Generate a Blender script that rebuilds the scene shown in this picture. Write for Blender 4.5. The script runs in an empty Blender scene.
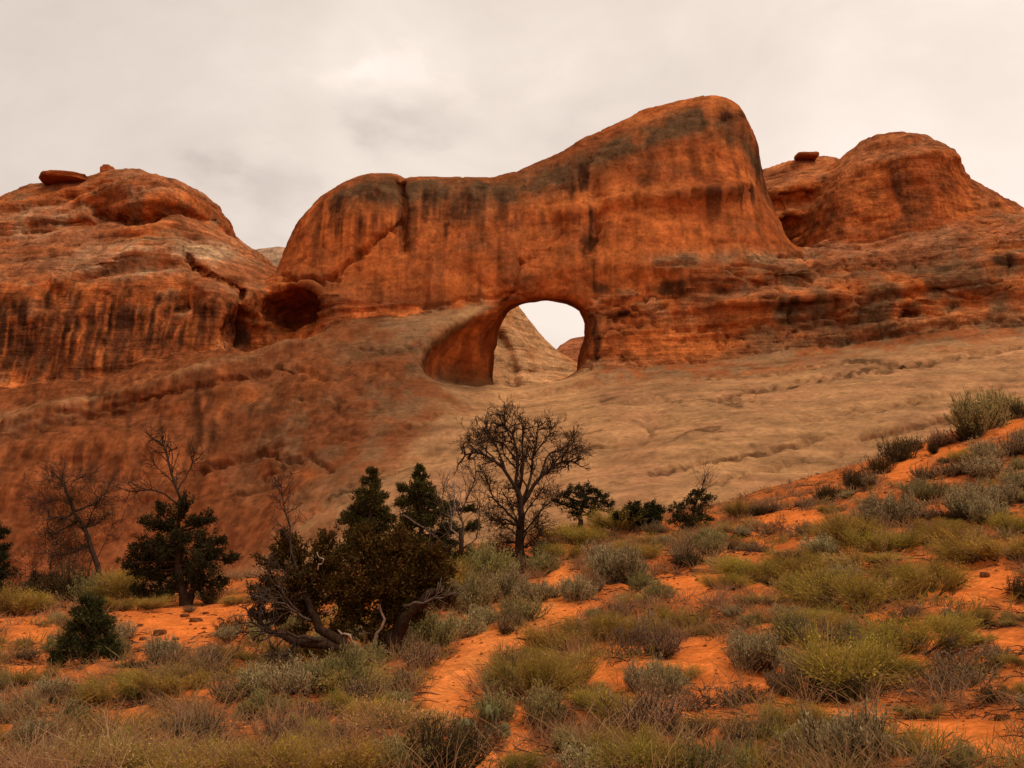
import bpy, math, random
import numpy as np
from mathutils import Vector

random.seed(7)
RNG = np.random.default_rng(7)
SC = bpy.context.scene
COL = SC.collection

# ------------------------------------------------------------------ camera
PITCH = math.radians(10.0)
FPX = 1000.0
EYE = 1.7
cam_d = bpy.data.cameras.new("camera")
cam = bpy.data.objects.new("camera", cam_d)
COL.objects.link(cam)
cam.location = (0, 0, EYE)
cam.rotation_euler = (math.pi / 2 + PITCH, 0, 0)
cam_d.sensor_width = 36.0
cam_d.lens = 36.0 * FPX / 1024.0
cam_d.clip_start = 0.1
cam_d.clip_end = 3000.0
SC.camera = cam

# ------------------------------------------------------------------ world, sun, exposure
SUN_EL, SUN_AZ = math.radians(58), math.radians(128)    # azimuth clockwise from +Y (right, a little behind the camera)
w = bpy.data.worlds.new("World")
SC.world = w
w.use_nodes = True
nt = w.node_tree
nt.nodes.clear()
N = nt.nodes.new
def L(a, b): nt.links.new(a, b)
out = N("ShaderNodeOutputWorld")
sky = N("ShaderNodeTexSky"); sky.sky_type = 'NISHITA'; sky.sun_disc = False
sky.sun_elevation = SUN_EL; sky.sun_rotation = SUN_AZ
bg1 = N("ShaderNodeBackground"); bg1.inputs[1].default_value = 0.08
L(sky.outputs[0], bg1.inputs[0])
tc = N("ShaderNodeTexCoord")
mp = N("ShaderNodeMapping"); mp.inputs['Scale'].default_value = (1, 1, 1.7)
L(tc.outputs['Generated'], mp.inputs[0])
n1 = N("ShaderNodeTexNoise"); n1.inputs['Scale'].default_value = 3.4; n1.inputs['Detail'].default_value = 7; n1.inputs['Roughness'].default_value = 0.55
n1.inputs['Distortion'].default_value = 0.3
L(mp.outputs[0], n1.inputs[0])
cr = N("ShaderNodeValToRGB")
cr.color_ramp.elements[0].position = 0.34; cr.color_ramp.elements[0].color = (0.70, 0.592, 0.518, 1)
cr.color_ramp.elements[1].position = 0.66; cr.color_ramp.elements[1].color = (0.86, 0.742, 0.656, 1)
L(n1.outputs[0], cr.inputs[0])
def math_n(op, a=None, b=None, c=None):
    m = N("ShaderNodeMath"); m.operation = op
    for i, s in enumerate((a, b, c)):
        if s is None: continue
        if isinstance(s, (int, float)): m.inputs[i].default_value = s
        else: L(s, m.inputs[i])
    return m.outputs[0]
sep = N("ShaderNodeSeparateXYZ"); L(tc.outputs['Generated'], sep.inputs[0])
# the cloud deck is thinner towards the sun on the right
glow = math_n('MULTIPLY_ADD', sep.outputs[0], 0.22, 1.0)
blob_sum = None
n2 = N('ShaderNodeTexNoise'); n2.inputs['Scale'].default_value = 13; n2.inputs['Detail'].default_value = 6; n2.inputs['Roughness'].default_value = 0.55
L(mp.outputs[0], n2.inputs[0])
def dirv(u, v):
    a = (u - 512) / FPX; b = (384 - v) / FPX
    d = Vector((a, math.cos(PITCH) - b * math.sin(PITCH), math.sin(PITCH) + b * math.cos(PITCH)))
    return d.normalized()
for (u, v, r, s) in ((388, 114, .07, .11), (350, 114, .045, .06), (420, 118, .05, .06), (262, 184, .08, .15), (235, 172, .045, .08), (392, 74, .05, -.10), (345, 84, .045, -.09), (440, 96, .045, -.07), (262, 146, .05, -.10), (300, 158, .03, -.05), (540, 95, .05, -.05), (600, 66, .06, -.05), (560, 120, .06, .07), (640, 88, .08, .06), (835, 6, .05, .05), (60, 60, .25, .05)):
    d = dirv(u, v)
    wv = N("ShaderNodeVectorMath"); wv.operation = 'SUBTRACT'; L(tc.outputs['Generated'], wv.inputs[0]); wv.inputs[1].default_value = d
    ws = N("ShaderNodeVectorMath"); ws.operation = 'MULTIPLY'; L(wv.outputs[0], ws.inputs[0]); ws.inputs[1].default_value = (1, 1, 1.7)
    wl = N("ShaderNodeVectorMath"); wl.operation = 'LENGTH'; L(ws.outputs[0], wl.inputs[0])
    nn = math_n('MULTIPLY_ADD', n2.outputs[0], -0.19, 0.095)
    dd = math_n('ADD', wl.outputs['Value'], nn)
    mr = N("ShaderNodeMapRange"); mr.interpolation_type = 'SMOOTHERSTEP'
    L(dd, mr.inputs[0]); mr.inputs[1].default_value = r * 1.25; mr.inputs[2].default_value = 0.0
    mr.inputs[3].default_value = 0.0; mr.inputs[4].default_value = s
    blob_sum = mr.outputs[0] if blob_sum is None else math_n('ADD', blob_sum, mr.outputs[0])
fac = math_n('SUBTRACT', glow, blob_sum)
mul = N("ShaderNodeVectorMath"); mul.operation = 'SCALE'
L(cr.outputs[0], mul.inputs[0]); L(fac, mul.inputs['Scale'])
bg2 = N("ShaderNodeBackground"); bg2.inputs[1].default_value = 1.0
L(mul.outputs[0], bg2.inputs[0])
mx = N("ShaderNodeMixShader"); mx.inputs[0].default_value = 0.97
L(bg1.outputs[0], mx.inputs[1]); L(bg2.outputs[0], mx.inputs[2]); L(mx.outputs[0], out.inputs[0])

sd = bpy.data.lights.new("sun", 'SUN'); so = bpy.data.objects.new("sun", sd); COL.objects.link(so)
sd.energy = 1.5; sd.angle = math.radians(12); sd.color = (1.0, 0.93, 0.82)
sdir = Vector((math.sin(SUN_AZ) * math.cos(SUN_EL), math.cos(SUN_AZ) * math.cos(SUN_EL), math.sin(SUN_EL)))
so.rotation_euler = sdir.to_track_quat('Z', 'Y').to_euler()
so.location = (40, -40, 80)

SC.view_settings.view_transform = 'Standard'
SC.view_settings.look = 'None'
SC.view_settings.exposure = 0.22
SC.view_settings.gamma = 1.0
SC.view_settings.use_curve_mapping = False
SC.render.engine = 'CYCLES'
SC.cycles.max_bounces = 5
SC.cycles.diffuse_bounces = 3
SC.cycles.glossy_bounces = 1
SC.cycles.filter_width = 1.5
SC.cycles.use_denoising = True

# ------------------------------------------------------------------ helpers
cT, sT = math.cos(PITCH), math.sin(PITCH)
def P(u, v, y):
    """point of the viewing ray through pixel (u, v) at world depth y"""
    a = (np.asarray(u, float) - 512) / FPX; b = (384 - np.asarray(v, float)) / FPX
    t = y / (cT - b * sT)
    return np.stack([a * t, np.ones_like(a) * y, EYE + (sT + b * cT) * t], -1)
def UV(x, y, z):
    dz = z - EYE
    f = y * cT + dz * sT
    return 512 + FPX * x / f, 384 - FPX * (-y * sT + dz * cT) / f

def _hash(ix, iy, iz, seed):
    h = (ix.astype(np.uint32) * np.uint32(374761393) + iy.astype(np.uint32) * np.uint32(668265263)
         + iz.astype(np.uint32) * np.uint32(2147483647) + np.uint32((seed * 974711 + 12345) & 0xffffffff))
    h = (h ^ (h >> np.uint32(13))) * np.uint32(1274126177)
    h = (h ^ (h >> np.uint32(16))) * np.uint32(2246822519)
    h ^= h >> np.uint32(15)
    return h.astype(np.float32) * np.float32(2.0 / 4294967295.0) - np.float32(1.0)
def vnoise(x, y, z, seed=0):
    x, y, z = np.broadcast_arrays(np.asarray(x, np.float32), np.asarray(y, np.float32), np.asarray(z, np.float32))
    fx, fy, fz = np.floor(x), np.floor(y), np.floor(z)
    ix, iy, iz = fx.astype(np.int64), fy.astype(np.int64), fz.astype(np.int64)
    tx, ty, tz = x - fx, y - fy, z - fz
    tx = tx * tx * tx * (tx * (tx * 6 - 15) + 10); ty = ty * ty * ty * (ty * (ty * 6 - 15) + 10); tz = tz * tz * tz * (tz * (tz * 6 - 15) + 10)
    def c(a, b, d): return _hash(ix + a, iy + b, iz + d, seed)
    x00 = c(0,0,0) * (1-tx) + c(1,0,0) * tx; x10 = c(0,1,0) * (1-tx) + c(1,1,0) * tx
    x01 = c(0,0,1) * (1-tx) + c(1,0,1) * tx; x11 = c(0,1,1) * (1-tx) + c(1,1,1) * tx
    return (x00 * (1-ty) + x10 * ty) * (1-tz) + (x01 * (1-ty) + x11 * ty) * tz
def fbm(x, y, z, octv=4, seed=0, gain=0.5):
    r = 0; a = 1.0; t = 0
    for o in range(octv):
        k = 2.03 ** o
        r = r + a * vnoise(x * k + 17.3 * o, y * k - 9.1 * o, z * k + 3.7 * o, seed + o)
        t += a; a *= gain
    return r / t
def sstep(a, b, x):
    t = np.clip((x - a) / (b - a), 0, 1); return t * t * (3 - 2 * t)
def tps(pts, vals, smooth=0.0):
    """thin plate spline through pts (n,2) -> callable"""
    pts = np.asarray(pts, float); vals = np.asarray(vals, float); n = len(pts)
    c = pts.mean(0); s = pts.std(0).mean() + 1e-9
    q = (pts - c) / s
    def ker(d2): return np.where(d2 > 1e-12, 0.5 * d2 * np.log(np.maximum(d2, 1e-12)), 0)
    d2 = ((q[:, None] - q[None]) ** 2).sum(-1)
    A = np.zeros((n + 3, n + 3)); A[:n, :n] = ker(d2) + smooth * np.eye(n)
    A[:n, n] = 1; A[:n, n+1:] = q; A[n, :n] = 1; A[n+1:, :n] = q.T
    wts = np.linalg.solve(A, np.concatenate([vals, [0, 0, 0]]))
    def f(x, y):
        sh = np.shape(x)
        xx = (np.ravel(x) - c[0]) / s; yy = (np.ravel(y) - c[1]) / s
        r = np.full(xx.shape, wts[n]) + wts[n+1] * xx + wts[n+2] * yy
        for i in range(n):
            r += wts[i] * ker((xx - q[i, 0]) ** 2 + (yy - q[i, 1]) ** 2)
        return r.reshape(sh)
    return f
def line_dist(U, V, poly):
    d = np.full(np.shape(U), 1e9)
    for (a, b), (c, e) in zip(poly[:-1], poly[1:]):
        dx, dy = c - a, e - b; l2 = dx * dx + dy * dy + 1e-9
        t = np.clip(((U - a) * dx + (V - b) * dy) / l2, 0, 1)
        d = np.minimum(d, np.hypot(U - a - t * dx, V - b - t * dy))
    return d
def poly_sdf(X, Z, poly):
    """signed distance to a closed polygon, negative inside"""
    poly = np.asarray(poly, float)
    d = line_dist(X, Z, [tuple(p) for p in poly] + [tuple(poly[0])])
    ins = np.zeros(np.shape(X), bool)
    for (x1, z1), (x2, z2) in zip(poly, np.roll(poly, -1, 0)):
        cond = (z1 > Z) != (z2 > Z)
        with np.errstate(divide='ignore', invalid='ignore'):
            ins ^= cond & (X < (x2 - x1) * (Z - z1) / (z2 - z1 + 1e-12) + x1)
    return np.where(ins, -d, d)
def smin(a, b, k):
    h = np.maximum(k - np.abs(a - b), 0) / k
    return np.minimum(a, b) - h * h * k * np.float32(0.25)
def smax(a, b, k): return -smin(-a, -b, k)

def make_mesh(name, V, quads=None, tris=None, col=None, smooth=True):
    me = bpy.data.meshes.new(name)
    V = np.asarray(V, np.float32)
    nq = 0 if quads is None else len(quads); ntr = 0 if tris is None else len(tris)
    loops = []
    if nq: loops.append(np.asarray(quads, np.int32).ravel())
    if ntr: loops.append(np.asarray(tris, np.int32).ravel())
    li = np.concatenate(loops)
    tot = np.concatenate([np.full(nq, 4, np.int32), np.full(ntr, 3, np.int32)])
    st = np.concatenate([[0], np.cumsum(tot)[:-1]]).astype(np.int32)
    me.vertices.add(len(V)); me.vertices.foreach_set("co", V.ravel())
    me.loops.add(len(li)); me.loops.foreach_set("vertex_index", li)
    me.polygons.add(nq + ntr); me.polygons.foreach_set("loop_start", st)
    me.polygons.foreach_set("loop_total", tot)
    me.polygons.foreach_set("use_smooth", np.full(nq + ntr, smooth))
    if col is not None:
        at = me.color_attributes.new("tint", 'FLOAT_COLOR', 'POINT')
        c4 = np.ones((len(V), 4), np.float32); col = np.asarray(col); c4[:, :col.shape[-1]] = col
        at.data.foreach_set("color", c4.ravel())
    me.update(calc_edges=True); me.validate()
    return me
def link(name, me, mat, parent=None):
    o = bpy.data.objects.new(name, me)
    COL.objects.link(o)
    if me is not None and mat is not None and not me.materials: me.materials.append(mat)
    if parent is not None: o.parent = parent
    return o
def tag(o, label=None, cat=None, group=None, kind=None):
    if label: o["label"] = label
    if cat: o["category"] = cat
    if group: o["group"] = group
    if label and not kind: o["kind"] = "thing"
    if kind: o["kind"] = kind
    return o

class Builder:
    """collects tubes, leaves and blades into one mesh"""
    def __init__(s): s.V = []; s.Q = []; s.T = []; s.C = []; s.n = 0
    def add(s, V, Q=None, T=None, C=(1, 1, 1)):
        V = np.asarray(V, np.float32)
        if Q is not None and len(Q): s.Q.append(np.asarray(Q, np.int64) + s.n)
        if T is not None and len(T): s.T.append(np.asarray(T, np.int64) + s.n)
        c = np.broadcast_to(np.asarray(C, np.float32), (len(V), 3)); s.C.append(c)
        s.V.append(V); s.n += len(V)
    def tube(s, pts, rad, sides=5, C=(1, 1, 1)):
        pts = np.asarray(pts, float); n = len(pts)
        rad = np.broadcast_to(np.asarray(rad, float), (n,))
        t = np.gradient(pts, axis=0); t /= np.linalg.norm(t, axis=1, keepdims=True) + 1e-9
        ref = np.array([0.0, 0, 1]) if abs(t[:, 2]).mean() < 0.8 else np.array([1.0, 0, 0])
        a = np.cross(t, ref); a /= np.linalg.norm(a, axis=1, keepdims=True) + 1e-9
        b = np.cross(t, a)
        ang = np.arange(sides) * 2 * np.pi / sides
        ring = pts[:, None] + rad[:, None, None] * (np.cos(ang)[None, :, None] * a[:, None] + np.sin(ang)[None, :, None] * b[:, None])
        V = ring.reshape(-1, 3)
        i = np.arange(n - 1)[:, None] * sides; j = np.arange(sides)[None]; k = (j + 1) % sides
        Q = np.stack([i + j, i + k, i + sides + k, i + sides + j], -1).reshape(-1, 4)
        T = [(0, q + 1, q) for q in range(1, sides - 1)] + [((n-1)*sides, (n-1)*sides + q, (n-1)*sides + q + 1) for q in range(1, sides - 1)]
        s.add(V, Q, T, C)
    def leaves(s, c, d, ln, wd, C):
        """diamond leaves: base c, direction d"""
        n = len(c); c = np.asarray(c); d = np.asarray(d); ln = np.broadcast_to(ln, (n,))[:, None]; wd = np.broadcast_to(wd, (n,))[:, None]
        r = RNG.normal(size=(n, 3)); sd_ = np.cross(d, r); sd_ /= np.linalg.norm(sd_, axis=1, keepdims=True) + 1e-9
        mid = c + d * ln * 0.5
        V = np.stack([c, mid + sd_ * wd * 0.5, c + d * ln, mid - sd_ * wd * 0.5], 1).reshape(-1, 3)
        Q = np.arange(n * 4).reshape(n, 4)
        C = np.asarray(C, np.float32)
        if C.ndim == 2: C = np.repeat(C, 4, 0)
        s.add(V, Q, None, C)
    def blades(s, base, tip, bend, wd, C0, C1):
        """three-point curved blades with a width, tapering to a tip"""
        n = len(base); r = RNG.normal(size=(n, 3)) * np.array([1, 1, 0.1])
        ax = tip - base
        sd_ = np.cross(ax, r); sd_ /= np.linalg.norm(sd_, axis=1, keepdims=True) + 1e-9
        wd = np.broadcast_to(wd, (n,))[:, None]
        mid = base + ax * 0.55 + bend
        V = np.stack([base - sd_ * wd / 2, base + sd_ * wd / 2, mid + sd_ * wd * 0.45, mid - sd_ * wd * 0.45, tip + sd_ * wd * .12, tip - sd_ * wd * .12], 1).reshape(-1, 3)
        b = np.arange(n)[:, None] * 6
        Q = np.concatenate([b + np.array([[0, 1, 2, 3]]), b + np.array([[3, 2, 4, 5]])], 0)
        C0 = np.broadcast_to(np.asarray(C0, np.float32), (n, 3)); C1 = np.broadcast_to(np.asarray(C1, np.float32), (n, 3)); Cm = (C0 + C1) / 2
        C = np.stack([C0, C0, Cm, Cm, C1, C1], 1).reshape(-1, 3)
        s.add(V, Q, None, C)
    def mesh(s, name, smooth=False):
        return make_mesh(name, np.concatenate(s.V), np.concatenate(s.Q) if s.Q else None,
                         np.concatenate(s.T) if s.T else None, np.concatenate(s.C), smooth)

def mat_base(name):
    m = bpy.data.materials.new(name); m.use_nodes = True
    t = m.node_tree; b = t.nodes["Principled BSDF"]
    return m, t, b
def mat_foliage(name, rough=0.8, var=0.35, trans=0.35):
    """leaf colour comes from the mesh tint, each plant a little lighter or darker than the next"""
    m, t, b = mat_base(name)
    at = t.nodes.new("ShaderNodeAttribute"); at.attribute_name = "tint"
    oi = t.nodes.new("ShaderNodeObjectInfo")
    hs = t.nodes.new("ShaderNodeHueSaturation")
    mr = t.nodes.new("ShaderNodeMapRange"); mr.inputs[3].default_value = 1 - var; mr.inputs[4].default_value = 1 + var
    t.links.new(oi.outputs['Random'], mr.inputs[0]); t.links.new(mr.outputs[0], hs.inputs['Value'])
    mh = t.nodes.new("ShaderNodeMath"); mh.operation = 'MULTIPLY'; mh.inputs[1].default_value = 7.31
    fr = t.nodes.new("ShaderNodeMath"); fr.operation = 'FRACT'
    mr2 = t.nodes.new("ShaderNodeMapRange"); mr2.inputs[3].default_value = 0.485; mr2.inputs[4].default_value = 0.512
    t.links.new(oi.outputs['Random'], mh.inputs[0]); t.links.new(mh.outputs[0], fr.inputs[0]); t.links.new(fr.outputs[0], mr2.inputs[0]); t.links.new(mr2.outputs[0], hs.inputs['Hue'])
    t.links.new(at.outputs['Color'], hs.inputs['Color'])
    t.links.new(hs.outputs[0], b.inputs['Base Color'])
    b.inputs['Roughness'].default_value = rough; b.inputs['Specular IOR Level'].default_value = 0.0
    tr = t.nodes.new("ShaderNodeBsdfTranslucent"); mxs = t.nodes.new("ShaderNodeMixShader"); mxs.inputs[0].default_value = trans
    ou = t.nodes["Material Output"]
    t.links.new(hs.outputs[0], tr.inputs[0]); t.links.new(b.outputs[0], mxs.inputs[1]); t.links.new(tr.outputs[0], mxs.inputs[2]); t.links.new(mxs.outputs[0], ou.inputs[0])
    return m
def mat_bark(name):
    m, t, b = mat_base(name)
    at = t.nodes.new("ShaderNodeAttribute"); at.attribute_name = "tint"
    g = t.nodes.new("ShaderNodeNewGeometry")
    mp_ = t.nodes.new("ShaderNodeMapping"); mp_.inputs['Scale'].default_value = (9, 9, 2)
    no = t.nodes.new("ShaderNodeTexNoise"); no.inputs['Scale'].default_value = 3; no.inputs['Detail'].default_value = 5
    t.links.new(g.outputs['Position'], mp_.inputs[0]); t.links.new(mp_.outputs[0], no.inputs[0])
    mr = t.nodes.new("ShaderNodeMapRange"); mr.inputs[1].default_value = .3; mr.inputs[2].default_value = .7; mr.inputs[3].default_value = 0.55; mr.inputs[4].default_value = 1.4
    t.links.new(no.outputs[0], mr.inputs[0])
    vm = t.nodes.new("ShaderNodeVectorMath"); vm.operation = 'SCALE'
    t.links.new(at.outputs['Color'], vm.inputs[0]); t.links.new(mr.outputs[0], vm.inputs['Scale'])
    t.links.new(vm.outputs[0], b.inputs['Base Color'])
    bp = t.nodes.new("ShaderNodeBump"); bp.inputs['Strength'].default_value = .6; bp.inputs['Distance'].default_value = .03
    t.links.new(no.outputs[0], bp.inputs['Height']); t.links.new(bp.outputs[0], b.inputs['Normal'])
    b.inputs['Roughness'].default_value = 0.95; b.inputs['Specular IOR Level'].default_value = 0.0
    return m
def mat_ground(name, scale, dist, grain=(.52, 1.42), grit=(.74, 1.22), strata=None, bump=.5):
    """tint from the mesh, broken up by two noises and, for rock, by bedding or run-off streaks"""
    m, t, b = mat_base(name)
    def nd(k, **kw):
        n = t.nodes.new(k)
        for a, v in kw.items(): n.inputs[a].default_value = v
        return n
    def rng(src, lo, hi, a, c):
        r_ = nd("ShaderNodeMapRange"); r_.inputs[1].default_value = lo; r_.inputs[2].default_value = hi; r_.inputs[3].default_value = a; r_.inputs[4].default_value = c
        t.links.new(src, r_.inputs[0]); return r_.outputs[0]
    def mul_(p, q):
        x = nd("ShaderNodeMath"); x.operation = 'MULTIPLY'; t.links.new(p, x.inputs[0]); t.links.new(q, x.inputs[1]); return x.outputs[0]
    at = nd("ShaderNodeAttribute"); at.attribute_name = "tint"
    g = nd("ShaderNodeNewGeometry")
    n_a = nd("ShaderNodeTexNoise", Scale=scale, Detail=9, Roughness=.68); n_b = nd("ShaderNodeTexNoise", Scale=scale * 5, Detail=6, Roughness=.6)
    t.links.new(g.outputs['Position'], n_a.inputs[0]); t.links.new(g.outputs['Position'], n_b.inputs[0])
    k = mul_(rng(n_a.outputs[0], .32, .68, *grain), rng(n_b.outputs[0], .35, .65, *grit))
    ad = nd("ShaderNodeMath"); ad.operation = 'MULTIPLY_ADD'; ad.inputs[1].default_value = .35
    t.links.new(n_b.outputs[0], ad.inputs[0]); t.links.new(n_a.outputs[0], ad.inputs[2]); h = ad.outputs[0]
    if strata:
        mp_ = nd("ShaderNodeMapping"); mp_.inputs['Rotation'].default_value = (0, math.radians(strata['dip']), 0); mp_.inputs['Scale'].default_value = strata['scale']
        n_c = nd("ShaderNodeTexNoise", Scale=1.0, Detail=7, Roughness=.62, Distortion=.25)
        t.links.new(g.outputs['Position'], mp_.inputs[0]); t.links.new(mp_.outputs[0], n_c.inputs[0])
        kc = rng(n_c.outputs[0], .36, .64, *strata['tone'])
        if 'streak' in strata:      # the mesh's alpha says where the face is a run-off wall instead of bedded slope
            mp2 = nd("ShaderNodeMapping"); mp2.inputs['Scale'].default_value = strata['streak']
            n_d = nd("ShaderNodeTexNoise", Scale=1.0, Detail=7, Roughness=.62, Distortion=.15)
            t.links.new(g.outputs['Position'], mp2.inputs[0]); t.links.new(mp2.outputs[0], n_d.inputs[0])
            kd = rng(n_d.outputs[0], .36, .64, .62, 1.25)
            mxn = nd("ShaderNodeMix"); t.links.new(at.outputs['Alpha'], mxn.inputs[0]); t.links.new(kd, mxn.inputs[2]); t.links.new(kc, mxn.inputs[3]); kc = mxn.outputs[0]
        k = mul_(k, kc)
        a2 = nd("ShaderNodeMath"); a2.operation = 'MULTIPLY_ADD'; a2.inputs[1].default_value = strata['h']
        t.links.new(n_c.outputs[0], a2.inputs[0]); t.links.new(h, a2.inputs[2]); h = a2.outputs[0]
    vm = nd("ShaderNodeVectorMath"); vm.operation = 'SCALE'
    t.links.new(at.outputs['Color'], vm.inputs[0]); t.links.new(k, vm.inputs['Scale'])
    t.links.new(vm.outputs[0], b.inputs['Base Color'])
    bp = nd("ShaderNodeBump", Strength=bump, Distance=dist)
    t.links.new(h, bp.inputs['Height']); t.links.new(bp.outputs[0], b.inputs['Normal'])
    b.inputs['Roughness'].default_value = 0.95; b.inputs['Specular IOR Level'].default_value = 0.0
    return m
M_ROCK = mat_ground("bedded_sandstone", 0.8, .3, strata=dict(dip=-6, scale=(.10, .10, 1.5), tone=(.68, 1.25), h=1.4, streak=(1.3, .9, .045)), bump=.85)
M_FIN = mat_ground("streaked_sandstone", 0.7, .2, (.68, 1.25), (.8, 1.18), strata=dict(dip=0, scale=(.95, .7, .06), tone=(.74, 1.18), h=.25), bump=.6)
M_SLICK = mat_ground("slickrock", 0.6, .14, (.80, 1.16), (.82, 1.16), strata=dict(dip=-9, scale=(.05, .10, .9), tone=(.78, 1.16), h=.9, streak=(1.1, .8, .05)), bump=.3)
M_SOIL = mat_ground("red_sand", 2.6, .05, (.66, 1.3), (.74, 1.2), bump=.9)
M_BARK = mat_bark("bark")
M_LEAF = mat_foliage("leaf", var=0.22)
M_NEEDLE = mat_foliage("needle", var=0.1, trans=0.2)
# ------------------------------------------------------------------ the sandstone: one solid field, meshed and split by formation
VX = 0.4
gx = np.arange(-84, 84.01, VX, dtype=np.float32); gy = np.arange(46, 122.01, VX, dtype=np.float32); gz = np.arange(-5, 50.01, VX, dtype=np.float32)
X2, Z2 = np.meshgrid(gx, gz, indexing='ij')
def face(pts):
    """front of a formation: depth over (x, z), from points seen at (u, v) and standing at depth y"""
    A = np.array([P(u, v, y) for (u, v, y) in pts])
    return tps(A[:, [0, 2]], A[:, 1], 1e-4)(X2, Z2)
def outline(pts, y): return np.array([P(u, v, y)[[0, 2]] for (u, v) in pts])
def sculpt(F, items):
    """weathered hollows (+) and bulges (-): ('l', polyline, width, depth) or ('b', u, v, ru, rv, depth)"""
    U, V = UV(X2, F, Z2)
    for it in items:
        if it[0] == 'l': F = F + it[3] * np.exp(-(line_dist(U, V, it[1]) / it[2]) ** 2)
        else:
            _, u, v, ru, rv, d = it
            F = F + d * np.exp(-(((U - u) / ru) ** 2 + ((V - v) / rv) ** 2))
    return F
def solid(F, poly, back, k, grow=0.0):
    gxF, gzF = np.gradient(F, VX)
    fr = ((F / np.sqrt(1 + gxF ** 2 + gzF ** 2)).astype(np.float32))[:, None, :] - (gy[None, :, None] / np.sqrt(1 + gxF ** 2 + gzF ** 2).astype(np.float32)[:, None, :])
    d2 = poly_sdf(X2, Z2, poly).astype(np.float32)[:, None, :] - np.float32(grow)
    r = smax(fr, np.broadcast_to(d2, fr.shape), k)
    return smax(r, (gy - np.float32(back))[None, :, None] * np.ones((1, 1, 1), np.float32), np.float32(min(k, 3)))

# apron: lower wall on the left turning into the pale slickrock slope
FA = face([(-250,605,72),(-250,500,76),(-250,430,82),(0,592,71),(0,500,75),(0,440,79),(0,410,83),(100,588,71),(100,500,75),(100,420,80),(100,392,84),
           (200,580,69),(200,480,75),(200,400,80),(200,362,85),(300,570,63),(300,500,70),(300,420,78),(300,348,87),(400,565,57),(400,480,68),(400,400,79),(400,322,90),(450,345,87),(450,316,90.5),(475,330,88.5),(490,310,91),(450,400,79.5),
           (500,556,53),(500,480,66),(500,420,79),(500,388,90),(560,540,52),(560,460,66),(560,410,80),(560,385,92),(620,525,51),(620,450,65),(620,400,79),(620,374,91),(700,510,50),(700,440,65),(700,390,80),(700,367,90),
           (850,500,52),(850,430,65),(850,370,80),(850,346,89),(1024,490,53),(1024,430,62),(1024,370,74),(1024,330,86),(1300,480,54),(1300,400,64),(1300,330,80),(1300,300,88)])
FA = sculpt(FA, [('b',150,415,60,14,1.0),('b',60,440,60,10,-.6),('b',250,470,25,60,.8),('b',310,380,25,30,-1.0),('b',270,520,50,20,-.8),('l',[(0,424),(110,396),(240,360),(300,345)],4,-1.0),('l',[(0,441),(110,412),(240,378)],4,.8),
                 ('b',340,470,50,25,-.7),('b',640,470,50,14,1.5),('l',[(600,455),(660,430),(650,420)],12,1.2),('l',[(680,480),(760,455),(850,450),(960,420)],9,1.4),('l',[(740,470),(820,470),(900,445)],7,1.0),('b',470,430,60,16,-1.2)])
TA = outline([(-900,440),(-250,440),(0,408),(120,384),(240,350),(300,332),(350,318),(400,316),(450,309),(490,302),(510,330),(520,385),(545,387),(580,380),(590,370),(640,366),(700,363),(850,342),(1024,322),(1300,295),(1700,280),(1700,900),(-900,900)], 90)
A_ = solid(FA, TA, 118, 1.6)
# left dome
FL = face([(-250,440,86),(-250,330,90),(-250,260,100),(-100,425,85.5),(-100,300,91),(-100,230,103),(0,412,85.5),(0,340,87.5),(0,292,89),(0,250,94),(0,215,100),(0,195,106),(50,400,86),(50,290,89),(50,240,95.5),(50,205,101),(50,180,106),(100,390,86.5),(100,330,88),(100,290,89.5),(100,262,92.5),(100,235,96),(100,205,99.5),(100,180,102),(100,169,107),
           (180,372,87),(180,320,88),(180,282,90),(180,258,92.5),(180,225,97),(180,200,99),(180,183,104),(230,356,88),(230,312,88.8),(230,290,91),(230,265,95),(230,243,100),(230,233,106),(262,330,92),(262,300,93),(262,280,97),(262,260,104),(300,300,96),(300,280,108)])
FL = sculpt(FL, [('l',[(95,212),(125,218),(150,215)],5,2.8),('l',[(150,215),(178,211),(210,214)],4,2.6),('l',[(85,203),(110,191),(150,187),(190,193),(210,204)],9,-2.0),('l',[(60,198),(100,183),(150,178)],3,.9),
                 ('l',[(0,212),(60,202),(95,190)],3.5,1.3),('l',[(0,226),(70,210)],5,-1.2),('l',[(0,243),(60,226),(100,222)],4,1.1),('l',[(80,282),(110,272),(150,264),(186,262)],4,1.2),('l',[(184,254),(192,264),(215,280),(242,292)],3.5,1.6),('l',[(60,284),(110,260),(150,249),(180,247)],7,-1.4),('l',[(190,240),(225,252),(255,262)],3.5,.9),('b',215,295,22,14,-1.5),('b',185,300,16,12,1.0),
                 ('b',120,330,30,20,.8),('b',60,300,25,16,.6),('b',30,260,40,10,.7),('l',[(168,312),(188,304)],2.5,.8)])
TL = outline([(-900,330),(-300,280),(-150,228),(-60,208),(0,191),(18,179),(50,171),(84,169),(92,174),(112,168),(135,168),(160,173),(180,180),(195,190),(206,201),(213,216),(226,231),(250,246),(282,268),(300,292),(300,330),(250,450),(-900,520)], 106)
TL2 = poly_sdf
L_ = solid(FL, TL, 117, 3.0, .6)
# saddle between dome and fin, with the cave under it
FN = face([(200,360,92),(200,300,94),(245,360,90.5),(245,285,96),(290,350,91),(290,300,93),(290,278,95),(350,345,91),(350,300,92.5),(350,270,94.5),(420,330,91),(420,280,94)])
TN = outline([(200,300),(240,280),(285,272),(330,270),(420,255),(430,420),(180,420)], 95)
N_ = solid(FN, TN, 112, 1.5)
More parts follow.
